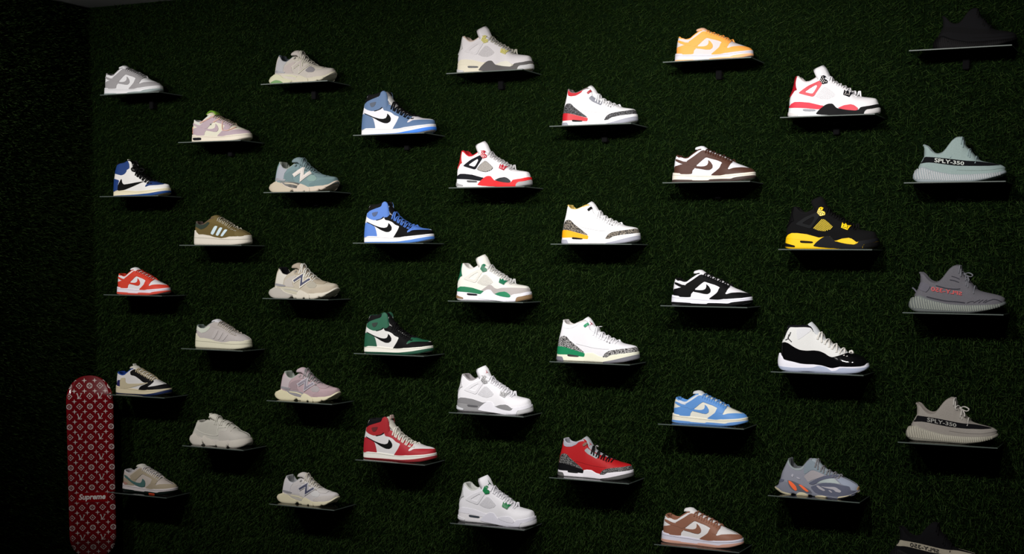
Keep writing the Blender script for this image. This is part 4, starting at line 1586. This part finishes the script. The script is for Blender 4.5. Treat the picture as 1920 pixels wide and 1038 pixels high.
def aj4_cw(base, wing, tab, lock, heelmid, carrier, pod, toeout, mid=WHITE, lin=None, ton=None, lace=None, net=None, netbase=None, mud=None, kind=LE, win=(.05, .05, .055), dots=None, **kw):
    b2 = [c * .86 for c in base]
    d = dict(base=C(base, kind), wing=C(wing, PL), tab=C(tab, PL), lock=C(lock, PL), heelmid=C(heelmid, RU), carrier=C(carrier, RU), pod=C(pod, RU), toeout=C(toeout, RU),
             mid=C(mid, RU), heelout=C(toeout, RU), lin=C(lin or base, FA), ton=C(ton or base, kind), lace=C(lace or base, FA), netbase=C(netbase or b2, FA),
             net=C(net or b2, FA), mud=None if mud is None else C(mud, SU), win=C(win, PL), dots=C(dots or base, PL))
    d.update(kw)
    return d


def aj3_cw(base, clip, mid=WHITE, ele=(.40, .40, .41), lin=None, cuff=None, stay=None, lace=None, out=(.16, .16, .18), btn=BLACK, ton=None, win=(.03, .03, .03), **kw):
    d = dict(base=C(base), clip=C(clip, PL), mid=C(mid, RU), ele=C(ele, 'elephant'), lin=C(lin or base, FA), cuff=C(cuff or base), stay=C(stay or base), lace=C(lace or base, FA),
             out=C(out, RU), btn=C(btn, PL), ton=C(ton or base), win=C(win, PL), hole=C([c * .25 for c in base], PL), seam=C([c * .6 for c in base]))
    d.update(kw)
    return d


def n90_cw(base, cup, quarter, stay, mesh, mud, nout, nin, hpod, arch, fpod, toe, lace, lin, ton=None, band=(.25, .25, .27), ins=None):
    return dict(ins=None if ins is None else C(ins, RU), base=C(base, FA), cup=C(cup, LE), quarter=C(quarter, SU), stay=C(stay, SU), mesh=C(mesh, FA), mud=C(mud, SU), nout=C(nout, LE), nin=C(nin, LE), hpod=C(hpod, RU),
                arch=C(arch, PL), fpod=C(fpod, RU), toe=C(toe, RU), lace=C(lace, FA), lin=C(lin, FA), ton=C(ton or base, FA), mid=C(fpod, RU), band=C(band, PL), hole=C([c * .3 for c in base], PL))


LOW, HI, MID, RUN = 'low_top_sneaker', 'high_top_sneaker', 'mid_top_sneaker', 'running_sneaker'
JOBS = []


def job(key, ext, model, name, label, cw, short, **kw):
    JOBS.append((key, ext, model, name, label, cw, short, kw))


GREY = (.36, .35, .35)
job((0, 0), (195.4, 306.9), DUNK, LOW, 'light grey and white low-top sneaker at the top left', dunk_cw((.34, .33, .34), out=(.30, .36, .36)), 'grey and white low-top')
job((1, 0), (359.7, 473.8), DUNK_O, LOW, 'lilac and cream low-top sneaker with green tongue edge and tie cords',
    dunk_cw((.42, .33, .37), base=(.66, .64, .52), mid=(.72, .66, .55), lace=(.22, .18, .13), ton=(.60, .56, .40), lin=(.62, .60, .60), pill=C((.02, .02, .03), PL), pin=C((.05, .10, .06), PL),
            cord=C((.62, .40, .33), FA), pull=C((.80, .38, .25), FA), collar=(.60, .60, .55)), 'lilac and cream low-top',
    tab=(TO.at([(900, 268), (845, 205), (770, 178), (700, 215), (660, 262)], 0.0), .068, .028, C((.16, .34, .03), FA)))
job((2, 0), (506.1, 632.2), N90, RUN, 'grey beige running sneaker with pale green sole accents',
    n90_cw((.44, .41, .37), (.36, .36, .37), (.42, .37, .35), (.48, .45, .38), (.20, .19, .20), (.46, .42, .38), (.50, .48, .40), (.42, .38, .35), (.52, .52, .36), (.50, .46, .40), (.52, .49, .38), (.26, .30, .26), (.44, .42, .36), (.10, .12, .14), ton=(.40, .37, .34), ins=(.14, .27, .10)), 'beige running shoe with green accents')
job((3, 0), (677.9, 818.2), HIGH, HI, 'slate blue and white high-top sneaker with black swoosh and laces',
    high_cw((.095, .165, .30), (.095, .165, .30), (.095, .165, .30), (.66, .64, .68), (.05, .22, .80), BLACK, base=(.74, .74, .80), ton=(.50, .50, .50)), 'slate blue high-top')
job((4, 0), (857.5, 1000.4), AJ4, MID, 'off-white mid-top sneaker with dark grey sole and yellow lace locks',
    aj4_cw((.56, .54, .55), (.52, .50, .51), (.45, .45, .44), (.50, .46, .16), (.62, .58, .46), (.085, .08, .08), (.62, .60, .52), (.50, .50, .51), mid=(.64, .60, .48), lin=(.45, .36, .30), lace=(.34, .33, .28), dots=(.34, .32, .10)), 'off-white mid-top with yellow lace locks',
    tab=([(.055, .30), (.05, .36), (.062, .41)], .03, .012, C((.40, .40, .40), FA)))
job((5, 0), (1054.2, 1196.2), AJ3, MID, 'white mid-top sneaker with red collar and red heel and cracked print',
    aj3_cw(WHITE, (.55, .02, .03), lin=(.22, .18, .19), cuff=(.50, .02, .03), stay=(.22, .23, .27), ele=(.13, .13, .14), btn=(.35, .03, .04), out=(.33, .34, .40)), 'white mid-top with red heel')
job((6, 0), (1265.6, 1412.9), DUNK, LOW, 'bright orange and pale low-top sneaker', dunk_cw((1.0, .40, .08), base=(.66, .62, .62), mid=(.70, .68, .76), out=(1.0, .50, .24), ton=(.75, .45, .30)), 'bright orange low-top')
job((7, 0), (1478.5, 1649.9), AJ4, MID, 'bright white mid-top sneaker with red heel tab, red wing and black sole',
    aj4_cw((.84, .83, .86), (.60, .03, .05), (.40, .01, .02), (.02, .022, .03), (.70, .04, .07), (.022, .022, .024), (.70, .07, .10), (.70, .68, .68), mid=(.76, .80, .82), lin=(.55, .50, .50), win=(.22, .23, .27), dots=(.80, .74, .70)), 'white mid-top with red wing and black sole',
    tab=([(.06, .33), (.075, .40), (.085, .455)], .028, .012, C((.35, .01, .02), PL)))
job((8, 0), (1749.4, 1907.6), KNIT, 'knit_sneaker', 'all black knit sneaker on the top right shelf',
    dict(base=C((.012, .012, .014), 'knit'), stripe=C((.010, .010, .011), 'knit'), rib=C((.011, .010, .011), RU), mid=C((.008, .008, .009), RU), lin=C((.008, .008, .008), FA), lace=C((.010, .010, .010), FA), seam=C((.008, .008, .008), 'knit')), 'all black knit')
job((0, 1), (212.6, 321.4), HIGH_T, HI, 'white and navy blue high-top sneaker with backward black swoosh and black laces',
    high_cw((.012, .045, .19), (.012, .045, .19), BLACK, (.015, .04, .16), (.012, .06, .24), BLACK, base=(.78, .77, .76), mid=(.78, .72, .52), ton=BLACK), 'navy and white high-top',
    bow=bow_at(HIGH, .44, .05, .10, .011), tab=([(.27, .45), (.265, .50), (.262, .54)], .04, .03, C((.76, .74, .66), FA)))
job((1, 1), (363.8, 473.6), CAMP, LOW, 'olive suede low-top sneaker with three pale stripes and thick cream sole',
    dict(base=C((.12, .088, .030), SU), pad=C((.030, .042, .030), SU), stay=C((.135, .10, .036), SU), stripe=C((.55, .68, .74), LE), toe=C((.145, .108, .042), SU), mid=C((.64, .60, .52), RU), groove=C((.36, .34, .28), RU), lin=C((.10, .07, .06), FA), ton=C((.14, .105, .038), SU), lace=C((.40, .38, .30), FA)), 'olive suede low-top')
job((2, 1), (506.3, 637.3), N90, RUN, 'teal green running sneaker with a big white letter N',
    n90_cw((.16, .24, .25), (.30, .32, .36), (.14, .21, .22), (.17, .25, .27), (.20, .30, .28), (.13, .20, .21), (.62, .58, .54), (.62, .58, .54), (.48, .42, .32), (.06, .06, .055), (.52, .45, .37), (.12, .16, .17), (.13, .19, .20), (.30, .33, .29), ton=(.17, .23, .25)), 'teal running shoe')
job((3, 1), (682.9, 814.4), HIGH, HI, 'royal blue, black and white high-top sneaker with bright blue laces',
    high_cw((.085, .205, .60), (.085, .205, .60), BLACK, (.08, .19, .58), (.075, .21, .60), (.07, .17, .52), ton=BLACK, lin=BLACK), 'royal blue and black high-top')
job((4, 1), (856.1, 997.3), AJ4, MID, 'white mid-top sneaker with fire red sole and black wing and netting',
    aj4_cw((.82, .80, .83), (.018, .02, .028), (.55, .03, .03), (.42, .02, .035), (.02, .022, .03), (.80, .02, .025), (.025, .028, .032), (.36, .36, .37), mid=(.76, .78, .80), lin=(.55, .02, .03), lace=(.48, .47, .48), net=(.72, .68, .62), netbase=(.035, .035, .04), dots=(.75, .70, .70)), 'white mid-top with fire red sole')
job((5, 1), (1053.4, 1201.0), AJ3, MID, 'white mid-top sneaker with yellow heel clip and cracked grey print',
    aj3_cw(WHITE, (.95, .42, .01), ele=(.30, .26, .21), lin=(.62, .45, .12), out=(.36, .37, .44)), 'white mid-top with yellow heel')
job((6, 1), (1260.8, 1417.6), DUNK, LOW, 'dark brown and white low-top sneaker with cream sole', dunk_cw((.075, .032, .022), base=(.80, .80, .86), mid=(.80, .76, .66), out=(.050, .032, .028), lace=(.055, .022, .014)), 'dark brown and white low-top')
job((7, 1), (1472.8, 1647.3), AJ4, MID, 'black mid-top sneaker with bright yellow netting and lace locks',
    aj4_cw((.011, .011, .012), (.018, .02, .022), (.009, .009, .010), (.95, .62, .01), (.90, .56, .005), (.020, .021, .026), (.90, .56, .005), (.014, .014, .015), mid=(.90, .56, .005), lin=(.012, .012, .013), ton=(.012, .012, .013), lace=(.009, .009, .009), net=(.95, .68, .07), netbase=(.010, .010, .008), kind=SU, win=(.02, .014, .01), dots=(.02, .016, .008)), 'black and yellow mid-top')
job((8, 1), (1712.0, 1887.0), KNIT, 'knit_sneaker', 'grey green knit sneaker with black stripe and pale SPLY-350 lettering',
    dict(base=C((.27, .35, .34), 'knit'), stripe=C((.010, .011, .014), 'knit'), rib=C((.42, .44, .45), RU), mid=C((.28, .33, .35), RU), lin=C((.20, .25, .25), FA), lace=C((.24, .32, .33), FA), seam=C((.19, .25, .24), 'knit')), 'grey green knit',
    text=('SPLY-350', False, C((.44, .48, .44), 'print')), bow=[([(.56, -.02, .34), (.52, -.05, .40), (.505, -.05, .455), (.525, -.03, .44), (.56, -.01, .35)], .009),
                                                               ([(.545, -.02, .36), (.60, -.045, .30), (.66, -.05, .235), (.705, -.06, .21)], .009), ([(.545, -.03, .35), (.47, -.075, .33), (.41, -.10, .27)], .007)])
job((0, 2), (219.2, 320.6), DUNK, LOW, 'red orange and white low-top sneaker in the leftmost column', dunk_cw((.62, .045, .022), base=(.74, .72, .74), mid=(.78, .72, .80), out=(.62, .07, .045)), 'red orange low-top')
job((1, 2), (366.1, 473.6), CAMP, LOW, 'pale grey low-top sneaker with pale mint collar and thick cream sole',
    dict(base=C((.42, .39, .38), SU), pad=C((.50, .53, .46), LE), stay=C((.40, .37, .35), SU), stripe=C((.45, .42, .41), SU), toe=C((.44, .41, .40), SU), mid=C((.62, .60, .46), RU), groove=C((.34, .33, .26), RU), lin=C((.12, .15, .14), FA), ton=C((.55, .55, .58), FA), lace=C((.33, .30, .25), FA)), 'pale grey low-top with cream sole')
job((2, 2), (505.6, 637.1), N90, RUN, 'beige running sneaker with a navy outlined letter N and white laces',
    n90_cw((.44, .40, .32), (.56, .54, .48), (.46, .43, .39), (.38, .33, .25), (.36, .34, .28), (.42, .37, .29), (.68, .66, .58), (.055, .06, .11), (.40, .38, .34), (.46, .44, .34), (.56, .53, .45), (.38, .40, .36), (.62, .61, .56), (.020, .020, .025), ton=(.36, .31, .24)), 'beige running shoe with navy N')
job((3, 2), (682.9, 812.7), HIGH, HI, 'dark pine green, black and white high-top sneaker with black laces',
    high_cw((.012, .085, .045), (.014, .10, .055), BLACK, (.012, .09, .045), (.012, .07, .04), BLACK, base=(.66, .66, .64), mid=(.74, .73, .66), ton=BLACK, lin=(.012, .05, .03)), 'pine green high-top')
job((4, 2), (856.5, 996.8), AJ4, MID, 'cream white mid-top sneaker with green lace locks and grey suede toe guard',
    aj4_cw((.74, .73, .68), (.68, .67, .62), (.01, .12, .06), (.01, .14, .07), (.012, .17, .075), (.76, .76, .84), (.012, .20, .09), (.24, .15, .075), mid=(.78, .78, .84), lin=(.64, .63, .60), lace=(.55, .55, .55), mud=(.42, .39, .38), win=(.02, .02, .03), dots=(.02, .16, .08)), 'cream mid-top with green lace locks',
    tab=([(.06, .31), (.062, .37), (.07, .43)], .028, .012, C((.01, .09, .05), PL)))
job((5, 2), (1044.0, 1199.3), AJ3, MID, 'white mid-top sneaker with green heel clip and cream sole',
    aj3_cw((.78, .78, .82), (.012, .22, .09), mid=(.76, .76, .62), ele=(.46, .45, .45), lin=(.60, .58, .57), btn=(.02, .28, .13), win=(.035, .03, .03), out=(.18, .18, .21)), 'white mid-top with green heel',
    logo=(C((.30, .02, .06), 'print'), .78, .09), tab=([(.50, .33), (.52, .40), (.545, .40)], .03, .01, C((.70, .70, .72), FA)))
job((6, 2), (1259.3, 1411.4), DUNK, LOW, 'black and white low-top sneaker with black laces', dunk_cw((.011, .011, .012), base=(.80, .79, .84), mid=(.80, .80, .90), lin=(.011, .011, .012)), 'black and white low-top')
job((7, 2), (1458.5, 1629.9), AJ11, HI, 'white high-top sneaker with glossy black patent rand and icy sole',
    dict(base=C((.74, .75, .74), FA), ankle=C((.70, .71, .74), FA), patent=C((.006, .006, .007), 'patent'), bind=C((.010, .010, .016), FA), logo=C((.012, .010, .016), 'print'), mid=C((.78, .78, .86), RU), out=C((.55, .62, .80), 'ice'), lin=C((.012, .012, .018), FA), ton=C((.60, .63, .66), FA), lace=C((.72, .70, .66), FA)), 'white high-top with black patent rand')
job((8, 2), (1704.0, 1886.4), KNIT_Z, 'knit_sneaker', 'dark grey knit sneaker with mirrored red lettering',
    dict(zebra=C((.035, .035, .045), 'knit'), patch=C((.115, .112, .135), 'knit'), base=C((.115, .113, .128), 'knit'), rib=C((.22, .24, .21), RU), mid=C((.12, .135, .135), RU), lin=C((.08, .08, .09), FA), lace=C((.15, .155, .175), FA), seam=C((.05, .05, .06), 'knit')), 'dark grey knit',
    text=('SPLY-350', True, C((.45, .022, .025), 'print')), bow=bow_at(KNIT, .57, .02, .075, .007), tab=([(.09, .19), (.055, .235), (.03, .255)], .03, .02, C((.12, .12, .15), 'knit')))
job((0, 3), (217.1, 323.2), LOW_T, LOW, 'white, black and blue low-top sneaker with backward cream swoosh and laces',
    dict(base=C((.64, .63, .62)), heel=C((.018, .018, .10)), sw=C((.50, .44, .30)), ov=C((.012, .012, .014)), out=C((.008, .018, .075), RU), mid=C((.60, .53, .37), RU), lin=C((.012, .045, .24), FA), ton=C((.55, .53, .47), FA), lace=C((.55, .47, .30), FA), groove=C((.40, .36, .24), RU)), 'white and black low-top with cream laces',
    tab=([(.36, .37), (.34, .42), (.325, .45)], .05, .02, C((.50, .50, .46), FA)))
job((1, 3), (356.9, 473.2), R500, RUN, 'chunky all pale grey cream running sneaker',
    dict(base=C((.48, .47, .42), SU), quarter=C((.45, .44, .39), FA), cord=C((.58, .57, .51), RU), vamp=C((.47, .45, .41), SU), pod=C((.55, .52, .46), RU), mid=C((.50, .47, .43), RU), lin=C((.40, .39, .35), FA), ton=C((.55, .54, .47), FA), lace=C((.50, .49, .43), FA)), 'chunky pale running shoe',
    tab=([(.36, .30), (.335, .38), (.325, .44)], .04, .035, C((.55, .55, .47), FA)))
job((2, 3), (516.9, 639.8), N90, RUN, 'pink and grey running sneaker with cream sole',
    n90_cw((.40, .30, .32), (.44, .38, .40), (.30, .23, .25), (.40, .31, .33), (.34, .31, .32), (.37, .27, .29), (.46, .44, .48), (.22, .20, .24), (.60, .56, .38), (.25, .24, .26), (.62, .58, .41), (.05, .05, .06), (.20, .20, .20), (.33, .37, .33), ton=(.42, .34, .37)), 'pink running shoe')
job((3, 3), (681.4, 819.4), HIGH, HI, 'red, white and black high-top sneaker with cream laces',
    high_cw((.36, .015, .025), (.33, .012, .018), (.36, .015, .025), (.64, .62, .62), (.24, .02, .025), (.62, .60, .53), base=(.62, .61, .62), mid=(.72, .71, .66), ton=(.55, .53, .46), band=(.010, .010, .014)), 'red and white high-top',
    tab=([(.39, .50), (.385, .53), (.38, .545)], .055, .012, C((.55, .40, .36), FA)))
job((4, 3), (857.0, 998.8), AJ4, MID, 'white mid-top sneaker with grey speckled heel and small red tongue emblem',
    aj4_cw((.78, .78, .82), (.74, .74, .78), (.62, .62, .64), (.42, .42, .43), (.20, .20, .21), (.76, .76, .82), (.22, .22, .23), (.52, .53, .54), mid=(.26, .26, .27), lin=(.30, .28, .29), win=(.10, .10, .11), dots=(.10, .10, .11), heelout=C((.60, .62, .66), RU)), 'white mid-top with grey heel',
    logo=(C((.42, .02, .03), 'print'), .80, .07))
job((5, 3), (1046.1, 1188.3), AJ3, MID, 'bright red leather mid-top sneaker with grey collar and black laces',
    aj3_cw((.40, .008, .011), (.012, .012, .015), mid=(.76, .74, .80), ele=(.19, .19, .19), lin=(.36, .36, .41), cuff=(.34, .34, .40), stay=(.30, .32, .34), lace=(.009, .009, .009), btn=(.20, .12, .09), ton=(.32, .33, .36), out=(.10, .10, .10), win=(.02, .02, .022), ), 'bright red mid-top',
    logo=(C((.40, .012, .025), 'print'), .74, .08), tab=([(.50, .33), (.51, .40), (.535, .385)], .03, .01, C((.34, .34, .33), FA)))
job((6, 3), (1260.6, 1402.9), DUNK, LOW, 'sky blue and cream low-top sneaker', dunk_cw((.095, .26, .60), base=(.70, .70, .62), mid=(.74, .72, .60), out=(.11, .26, .58), ton=(.55, .58, .60), collar=(.62, .66, .72)), 'sky blue low-top')
job((7, 3), (1455.4, 1612.4), R700, RUN, 'blue grey running sneaker with two orange slots in the sole',
    dict(base=C((.24, .25, .30), SU), pad=C((.28, .33, .34), FA), mesh=C((.34, .32, .34), FA), stay=C((.21, .26, .30), SU), swoop=C((.105, .115, .165), SU), light=C((.36, .42, .42), LE), toe=C((.30, .34, .43), SU), flame=C((.38, .37, .41), LE), gum=C((.40, .24, .10), RU), mark=C((.40, .40, .46), LE),
         orange=C((.85, .13, .035), RU), cage=C((.10, .105, .125), PL), cream=C((.62, .56, .38), RU), mid=C((.17, .18, .225), RU), lin=C((.10, .11, .12), FA), ton=C((.28, .33, .37), FA), lace=C((.18, .18, .19), FA)), 'blue grey running shoe with orange slots')
job((8, 3), (1698.8, 1871.7), KNIT, 'knit_sneaker', 'grey beige knit sneaker with black stripe and tied laces standing up',
    dict(base=C((.27, .25, .225), 'knit'), stripe=C((.008, .008, .011), 'knit'), rib=C((.40, .38, .31), RU), mid=C((.26, .25, .21), RU), lin=C((.20, .18, .16), FA), lace=C((.46, .44, .41), FA), seam=C((.18, .165, .15), 'knit')), 'grey beige knit',
    text=('SPLY-350', False, C((.26, .26, .24), 'print')), bow=bow_at(KNIT, .585, .015, .085, .008) + [([(.585, -.012, .33), (.54, -.03, .39), (.515, -.035, .46), (.50, -.035, .50)], .007)])
job((0, 4), (229.6, 334.5), DUNK_S, LOW, 'tan low-top sneaker with teal swoosh, white laces and orange sole block',
    dunk_cw((.33, .28, .20), base=(.46, .41, .37), mid=(.56, .52, .52), out=(.012, .022, .018), lace=(.60, .58, .57), ton=(.52, .51, .46), lin=(.42, .41, .42), sw=(.055, .125, .120), kind=SU, orange=C((.70, .07, .02), RU), patch=C((.36, .20, .16), SU)), 'tan low-top with teal swoosh')
job((2, 4), (520.8, 637.8), N90, RUN, 'white running sneaker with navy letter N and cream sole pods',
    n90_cw((.52, .50, .50), (.52, .51, .53), (.50, .48, .49), (.55, .53, .52), (.55, .55, .55), (.50, .47, .45), (.48, .48, .50), (.05, .055, .10), (.58, .54, .38), (.42, .40, .36), (.60, .56, .40), (.05, .055, .06), (.54, .51, .44), (.33, .34, .36), ton=(.50, .48, .46)), 'white running shoe with navy N')
job((4, 4), (859.3, 1005.1), AJ4, MID, 'all white mid-top sneaker with metallic green lace locks and green tongue emblem',
    aj4_cw((.72, .72, .76), (.68, .68, .72), (.52, .53, .54), (.005, .15, .045), (.70, .70, .76), (.64, .64, .72), (.66, .66, .73), (.66, .66, .70), mid=(.72, .71, .74), lin=(.50, .52, .49), win=(.035, .045, .06), dots=(.02, .30, .10)), 'white mid-top with green lace locks',
    logo=(C((.01, .075, .045), 'print'), .76, .10), tab=([(.055, .31), (.05, .37), (.075, .42)], .03, .012, C((.50, .50, .50), FA)))
job((6, 4), (1240.6, 1394.6), DUNK, LOW, 'tan brown and white low-top sneaker with peach outsole', dunk_cw((.26, .115, .072), base=(.74, .73, .74), mid=(.66, .65, .76), out=(.62, .34, .26)), 'tan brown and white low-top')
job((8, 4), (1667.0, 1839.0), KNIT, 'knit_sneaker', 'black knit sneaker with cream stripe and mirrored lettering cut by the frame',
    dict(base=C((.008, .008, .010), 'knit'), stripe=C((.34, .31, .24), 'knit'), rib=C((.020, .020, .022), RU), mid=C((.014, .014, .016), RU), lin=C((.006, .006, .007), FA), lace=C((.008, .008, .009), FA), seam=C((.006, .006, .007), 'knit')), 'black knit shoe with cream stripe',
    text=('SPLY-350', True, C((.02, .018, .016), 'print')))

for key, ext, model, name, label, cw, short, kw in JOBS:
    make_shelf(key, 'clear glass shelf under the ' + short + ' sneaker' if 'shoe' not in short else 'clear glass shelf under the ' + short)
    build_shoe(model, key, ext, name, label, cw, **kw)

# ------------------------------------------------------------------ skateboard deck across the corner
DK_L, DK_W = 0.845, 0.205


def make_deck():
    # stands across the corner, underside facing out
    top = unproject(171.5, 880, -0.165) * np.array([1, 1, 0])
    nrm = np.array([0.66, -0.75, 0])
    nrm /= np.linalg.norm(nrm)
    side = np.array([-nrm[1], nrm[0], 0])       # to the viewer's right
    zc = unproject(171, 705, top[1])[2] - DK_L / 2
    root = empty('skateboard_deck', (top[0], top[1], zc - DK_L / 2), 'red monogram skateboard deck hanging upright in the wall corner', 'skateboard')
    hl, hw = DK_L / 2, DK_W / 2

    def bend(v):
        """distance toward the wall at the upturned nose and tail"""
        k = np.maximum(np.abs(v) - (hl - .105), 0)
        return 0.36 * (np.sqrt(k * k + .012 ** 2) - .012)

    def P(u, v, off=0.0):
        u, v = np.asarray(u, float), np.asarray(v, float)
        d = -bend(v) - 0.004 * (u / hw) ** 2 * -1 + off
        return side * u[..., None] + nrm * d[..., None] + np.array([0, 0, 1.0]) * (v + hl)[..., None]

    def half(v):
        t = np.clip((np.abs(v) - (hl - hw * 1.15)) / (hw * 1.15), 0, 1)
        return hw * np.maximum(1 - t ** 2.2, 0) ** (1 / 2.2)
    vv = np.concatenate([-hl * np.cos(np.linspace(0, math.pi, 60))])
    uu = np.linspace(-1, 1, 13)
    F = []
    V = []
    n, m = len(vv), len(uu)
    for off in (0.0, -0.011):
        for v in vv:
            h = max(half(v), 1e-4)
            V += list(P(uu * h, np.full(m, v), off))
    for i in range(n - 1):
        for k in range(m - 1):
            a = i * m + k
            F.append((a, a + 1, a + m + 1, a + m))
            F.append((n * m + a, n * m + a + m, n * m + a + m + 1, n * m + a + 1))
        for k in (0, m - 1):
            a = i * m + k
            F.append((a, a + m, n * m + a + m, n * m + a))
    red = mat((.125, .003, .006), 'gloss')
    red2 = mat((.19, .003, .006), 'gloss')
    ink = mat((.44, .38, .36), 'print')
    body = mesh_obj('board', V, F, red, root, True, True)
    G, Fs = [], []

    def decal(polys, cu, cv, sc, rot=0.0, clip=None):
        for pl in polys:
            p = np.array(pl, float)
            c, s = math.cos(rot), math.sin(rot)
            q = np.stack([p[:, 0] * c - p[:, 1] * s, p[:, 0] * s + p[:, 1] * c], 1) * sc + np.array([cu, cv])
            if clip is not None:
                q[:, 1] = np.clip(q[:, 1], *clip) if clip[0] is not None else q[:, 1]
            lim = half(q[:, 1]) - 0.0006
            if np.mean(np.abs(q[:, 0]) > lim) > .8 or np.max(np.abs(q[:, 1])) > hl - .001:
                continue
            q[:, 0] = np.clip(q[:, 0], -lim, lim)
            n0 = len(G)
            G.extend(P(q[:, 0], q[:, 1], 0.0006))
            Fs.append([n0 + i for i in range(len(q))])

    def star():
        return [[(math.cos(a) * r, math.sin(a) * r) for a, r in ((math.pi / 4 * i, 1.0 if i % 2 == 0 else .30) for i in range(8))]]

    def ring(n_, r0, r1, ph=0.0):
        out = []
        for i in range(n_):
            a, b_ = ph + 2 * math.pi * i / n_, ph + 2 * math.pi * (i + 1) / n_
            out.append([(r0 * math.cos(a), r0 * math.sin(a)), (r1 * math.cos(a), r1 * math.sin(a)), (r1 * math.cos(b_), r1 * math.sin(b_)), (r0 * math.cos(b_), r0 * math.sin(b_))])
        return out
    circ = ring(20, .72, 1.0) + [[(p[0] * .26, p[1] * .26) for p in star()[0]]]
    for k in range(4):
        a = math.pi / 4 + k * math.pi / 2
        circ += [[(x * .30 + .48 * math.cos(a), y * .30 + .48 * math.sin(a)) for x, y in star()[0]]]
    diam = ring(4, .80, 1.05) + [[(x * .42, y * .42) for x, y in star()[0]]]
    lv = [stroke([(-.75, -.1), (-.28, -.92)], .01) and [(-.62, .62), (-.36, .62), (-.36, .5), (-.30, -.72), (-.02, -.72), (.42, -.62), (.62, -.38), (.56, -.82), (-.75, -.82), (-.75, -.74), (-.56, -.72), (-.55, .48)],
          [(-.98, 1.0), (-.45, 1.0), (-.48, .9), (-.58, .88), (-.08, -.45), (-.16, -.80), (-.92, .90)],
          [(.18, 1.0), (.95, 1.0), (.93, .92), (.78, .88), (-.06, -.86), (-.20, -.62), (.56, .86), (.22, .92)]]
    pu, pv = 0.0450, 0.0232          # motif pitch across and along the board
    v0 = unproject(173, 932, top[1])[2] - zc            # word row
    rows = range(-20, 40)
    for r in rows:
        v = v0 + r * pv
        if abs(v) > hl:
            continue
        if r % 2 == 0:
            kind = (r // 2) % 2
            for c in range(-3, 4):
                u = c * pu
                if abs(v - v0) < .02 and abs(c) <= 1:
                    continue
                if kind == 0:
                    g, s_ = (lv, .0140) if c % 2 else (diam, .0140)
                    if c % 2 == 0 and False:
                        g = circ
                else:
                    g, s_ = (diam, .0140) if c % 2 else (circ, .0128)
                decal(g, u, v, s_)
        else:
            for c in range(-3, 3):
                u = (c + .5) * pu
                cl = None
                if abs(r) == 1 and abs(u) < .065:
                    cl = (v0 + .024, 9) if r > 0 else (-9, v0 - .024)
                decal(star(), u, v, .0115, clip=cl)
    mesh_obj('monogram_print', G, Fs, ink, body, False)['kind'] = 'stuff'
    # word in a plain red box
    ub = np.linspace(-.068, .068, 15)
    q = np.array([(u, v) for u in ub for v in (v0 - .022, v0 + .022)])
    mesh_obj('word_box', P(q[:, 0], q[:, 1], .0009), [(2 * i, 2 * i + 2, 2 * i + 3, 2 * i + 1) for i in range(14)], red2, body, True)
    TV, TF, asp = text_tris('Supreme', .035, .22)
    W_ = .118
    mesh_obj('lettering', P(TV[:, 0] * W_ - W_ / 2, (TV[:, 1] - asp / 2) * W_ * 1.05 + v0, .0016), TF, mat((.66, .60, .58), 'print'), body, False)
    # two wall pegs that carry the board
    pb = np.array([0, 0, 0.0])
    for v in (.2, -.2):
        c = P(np.array(0.0), np.array(v), -.0112)
        G2 = tube([c, c - nrm * .06, c - nrm * .115], .008, 1.0, 10, 2)
        mesh_obj('hanging_peg', G2[0], G2[1], BLACKMETAL, root, True)
    return root


make_deck()
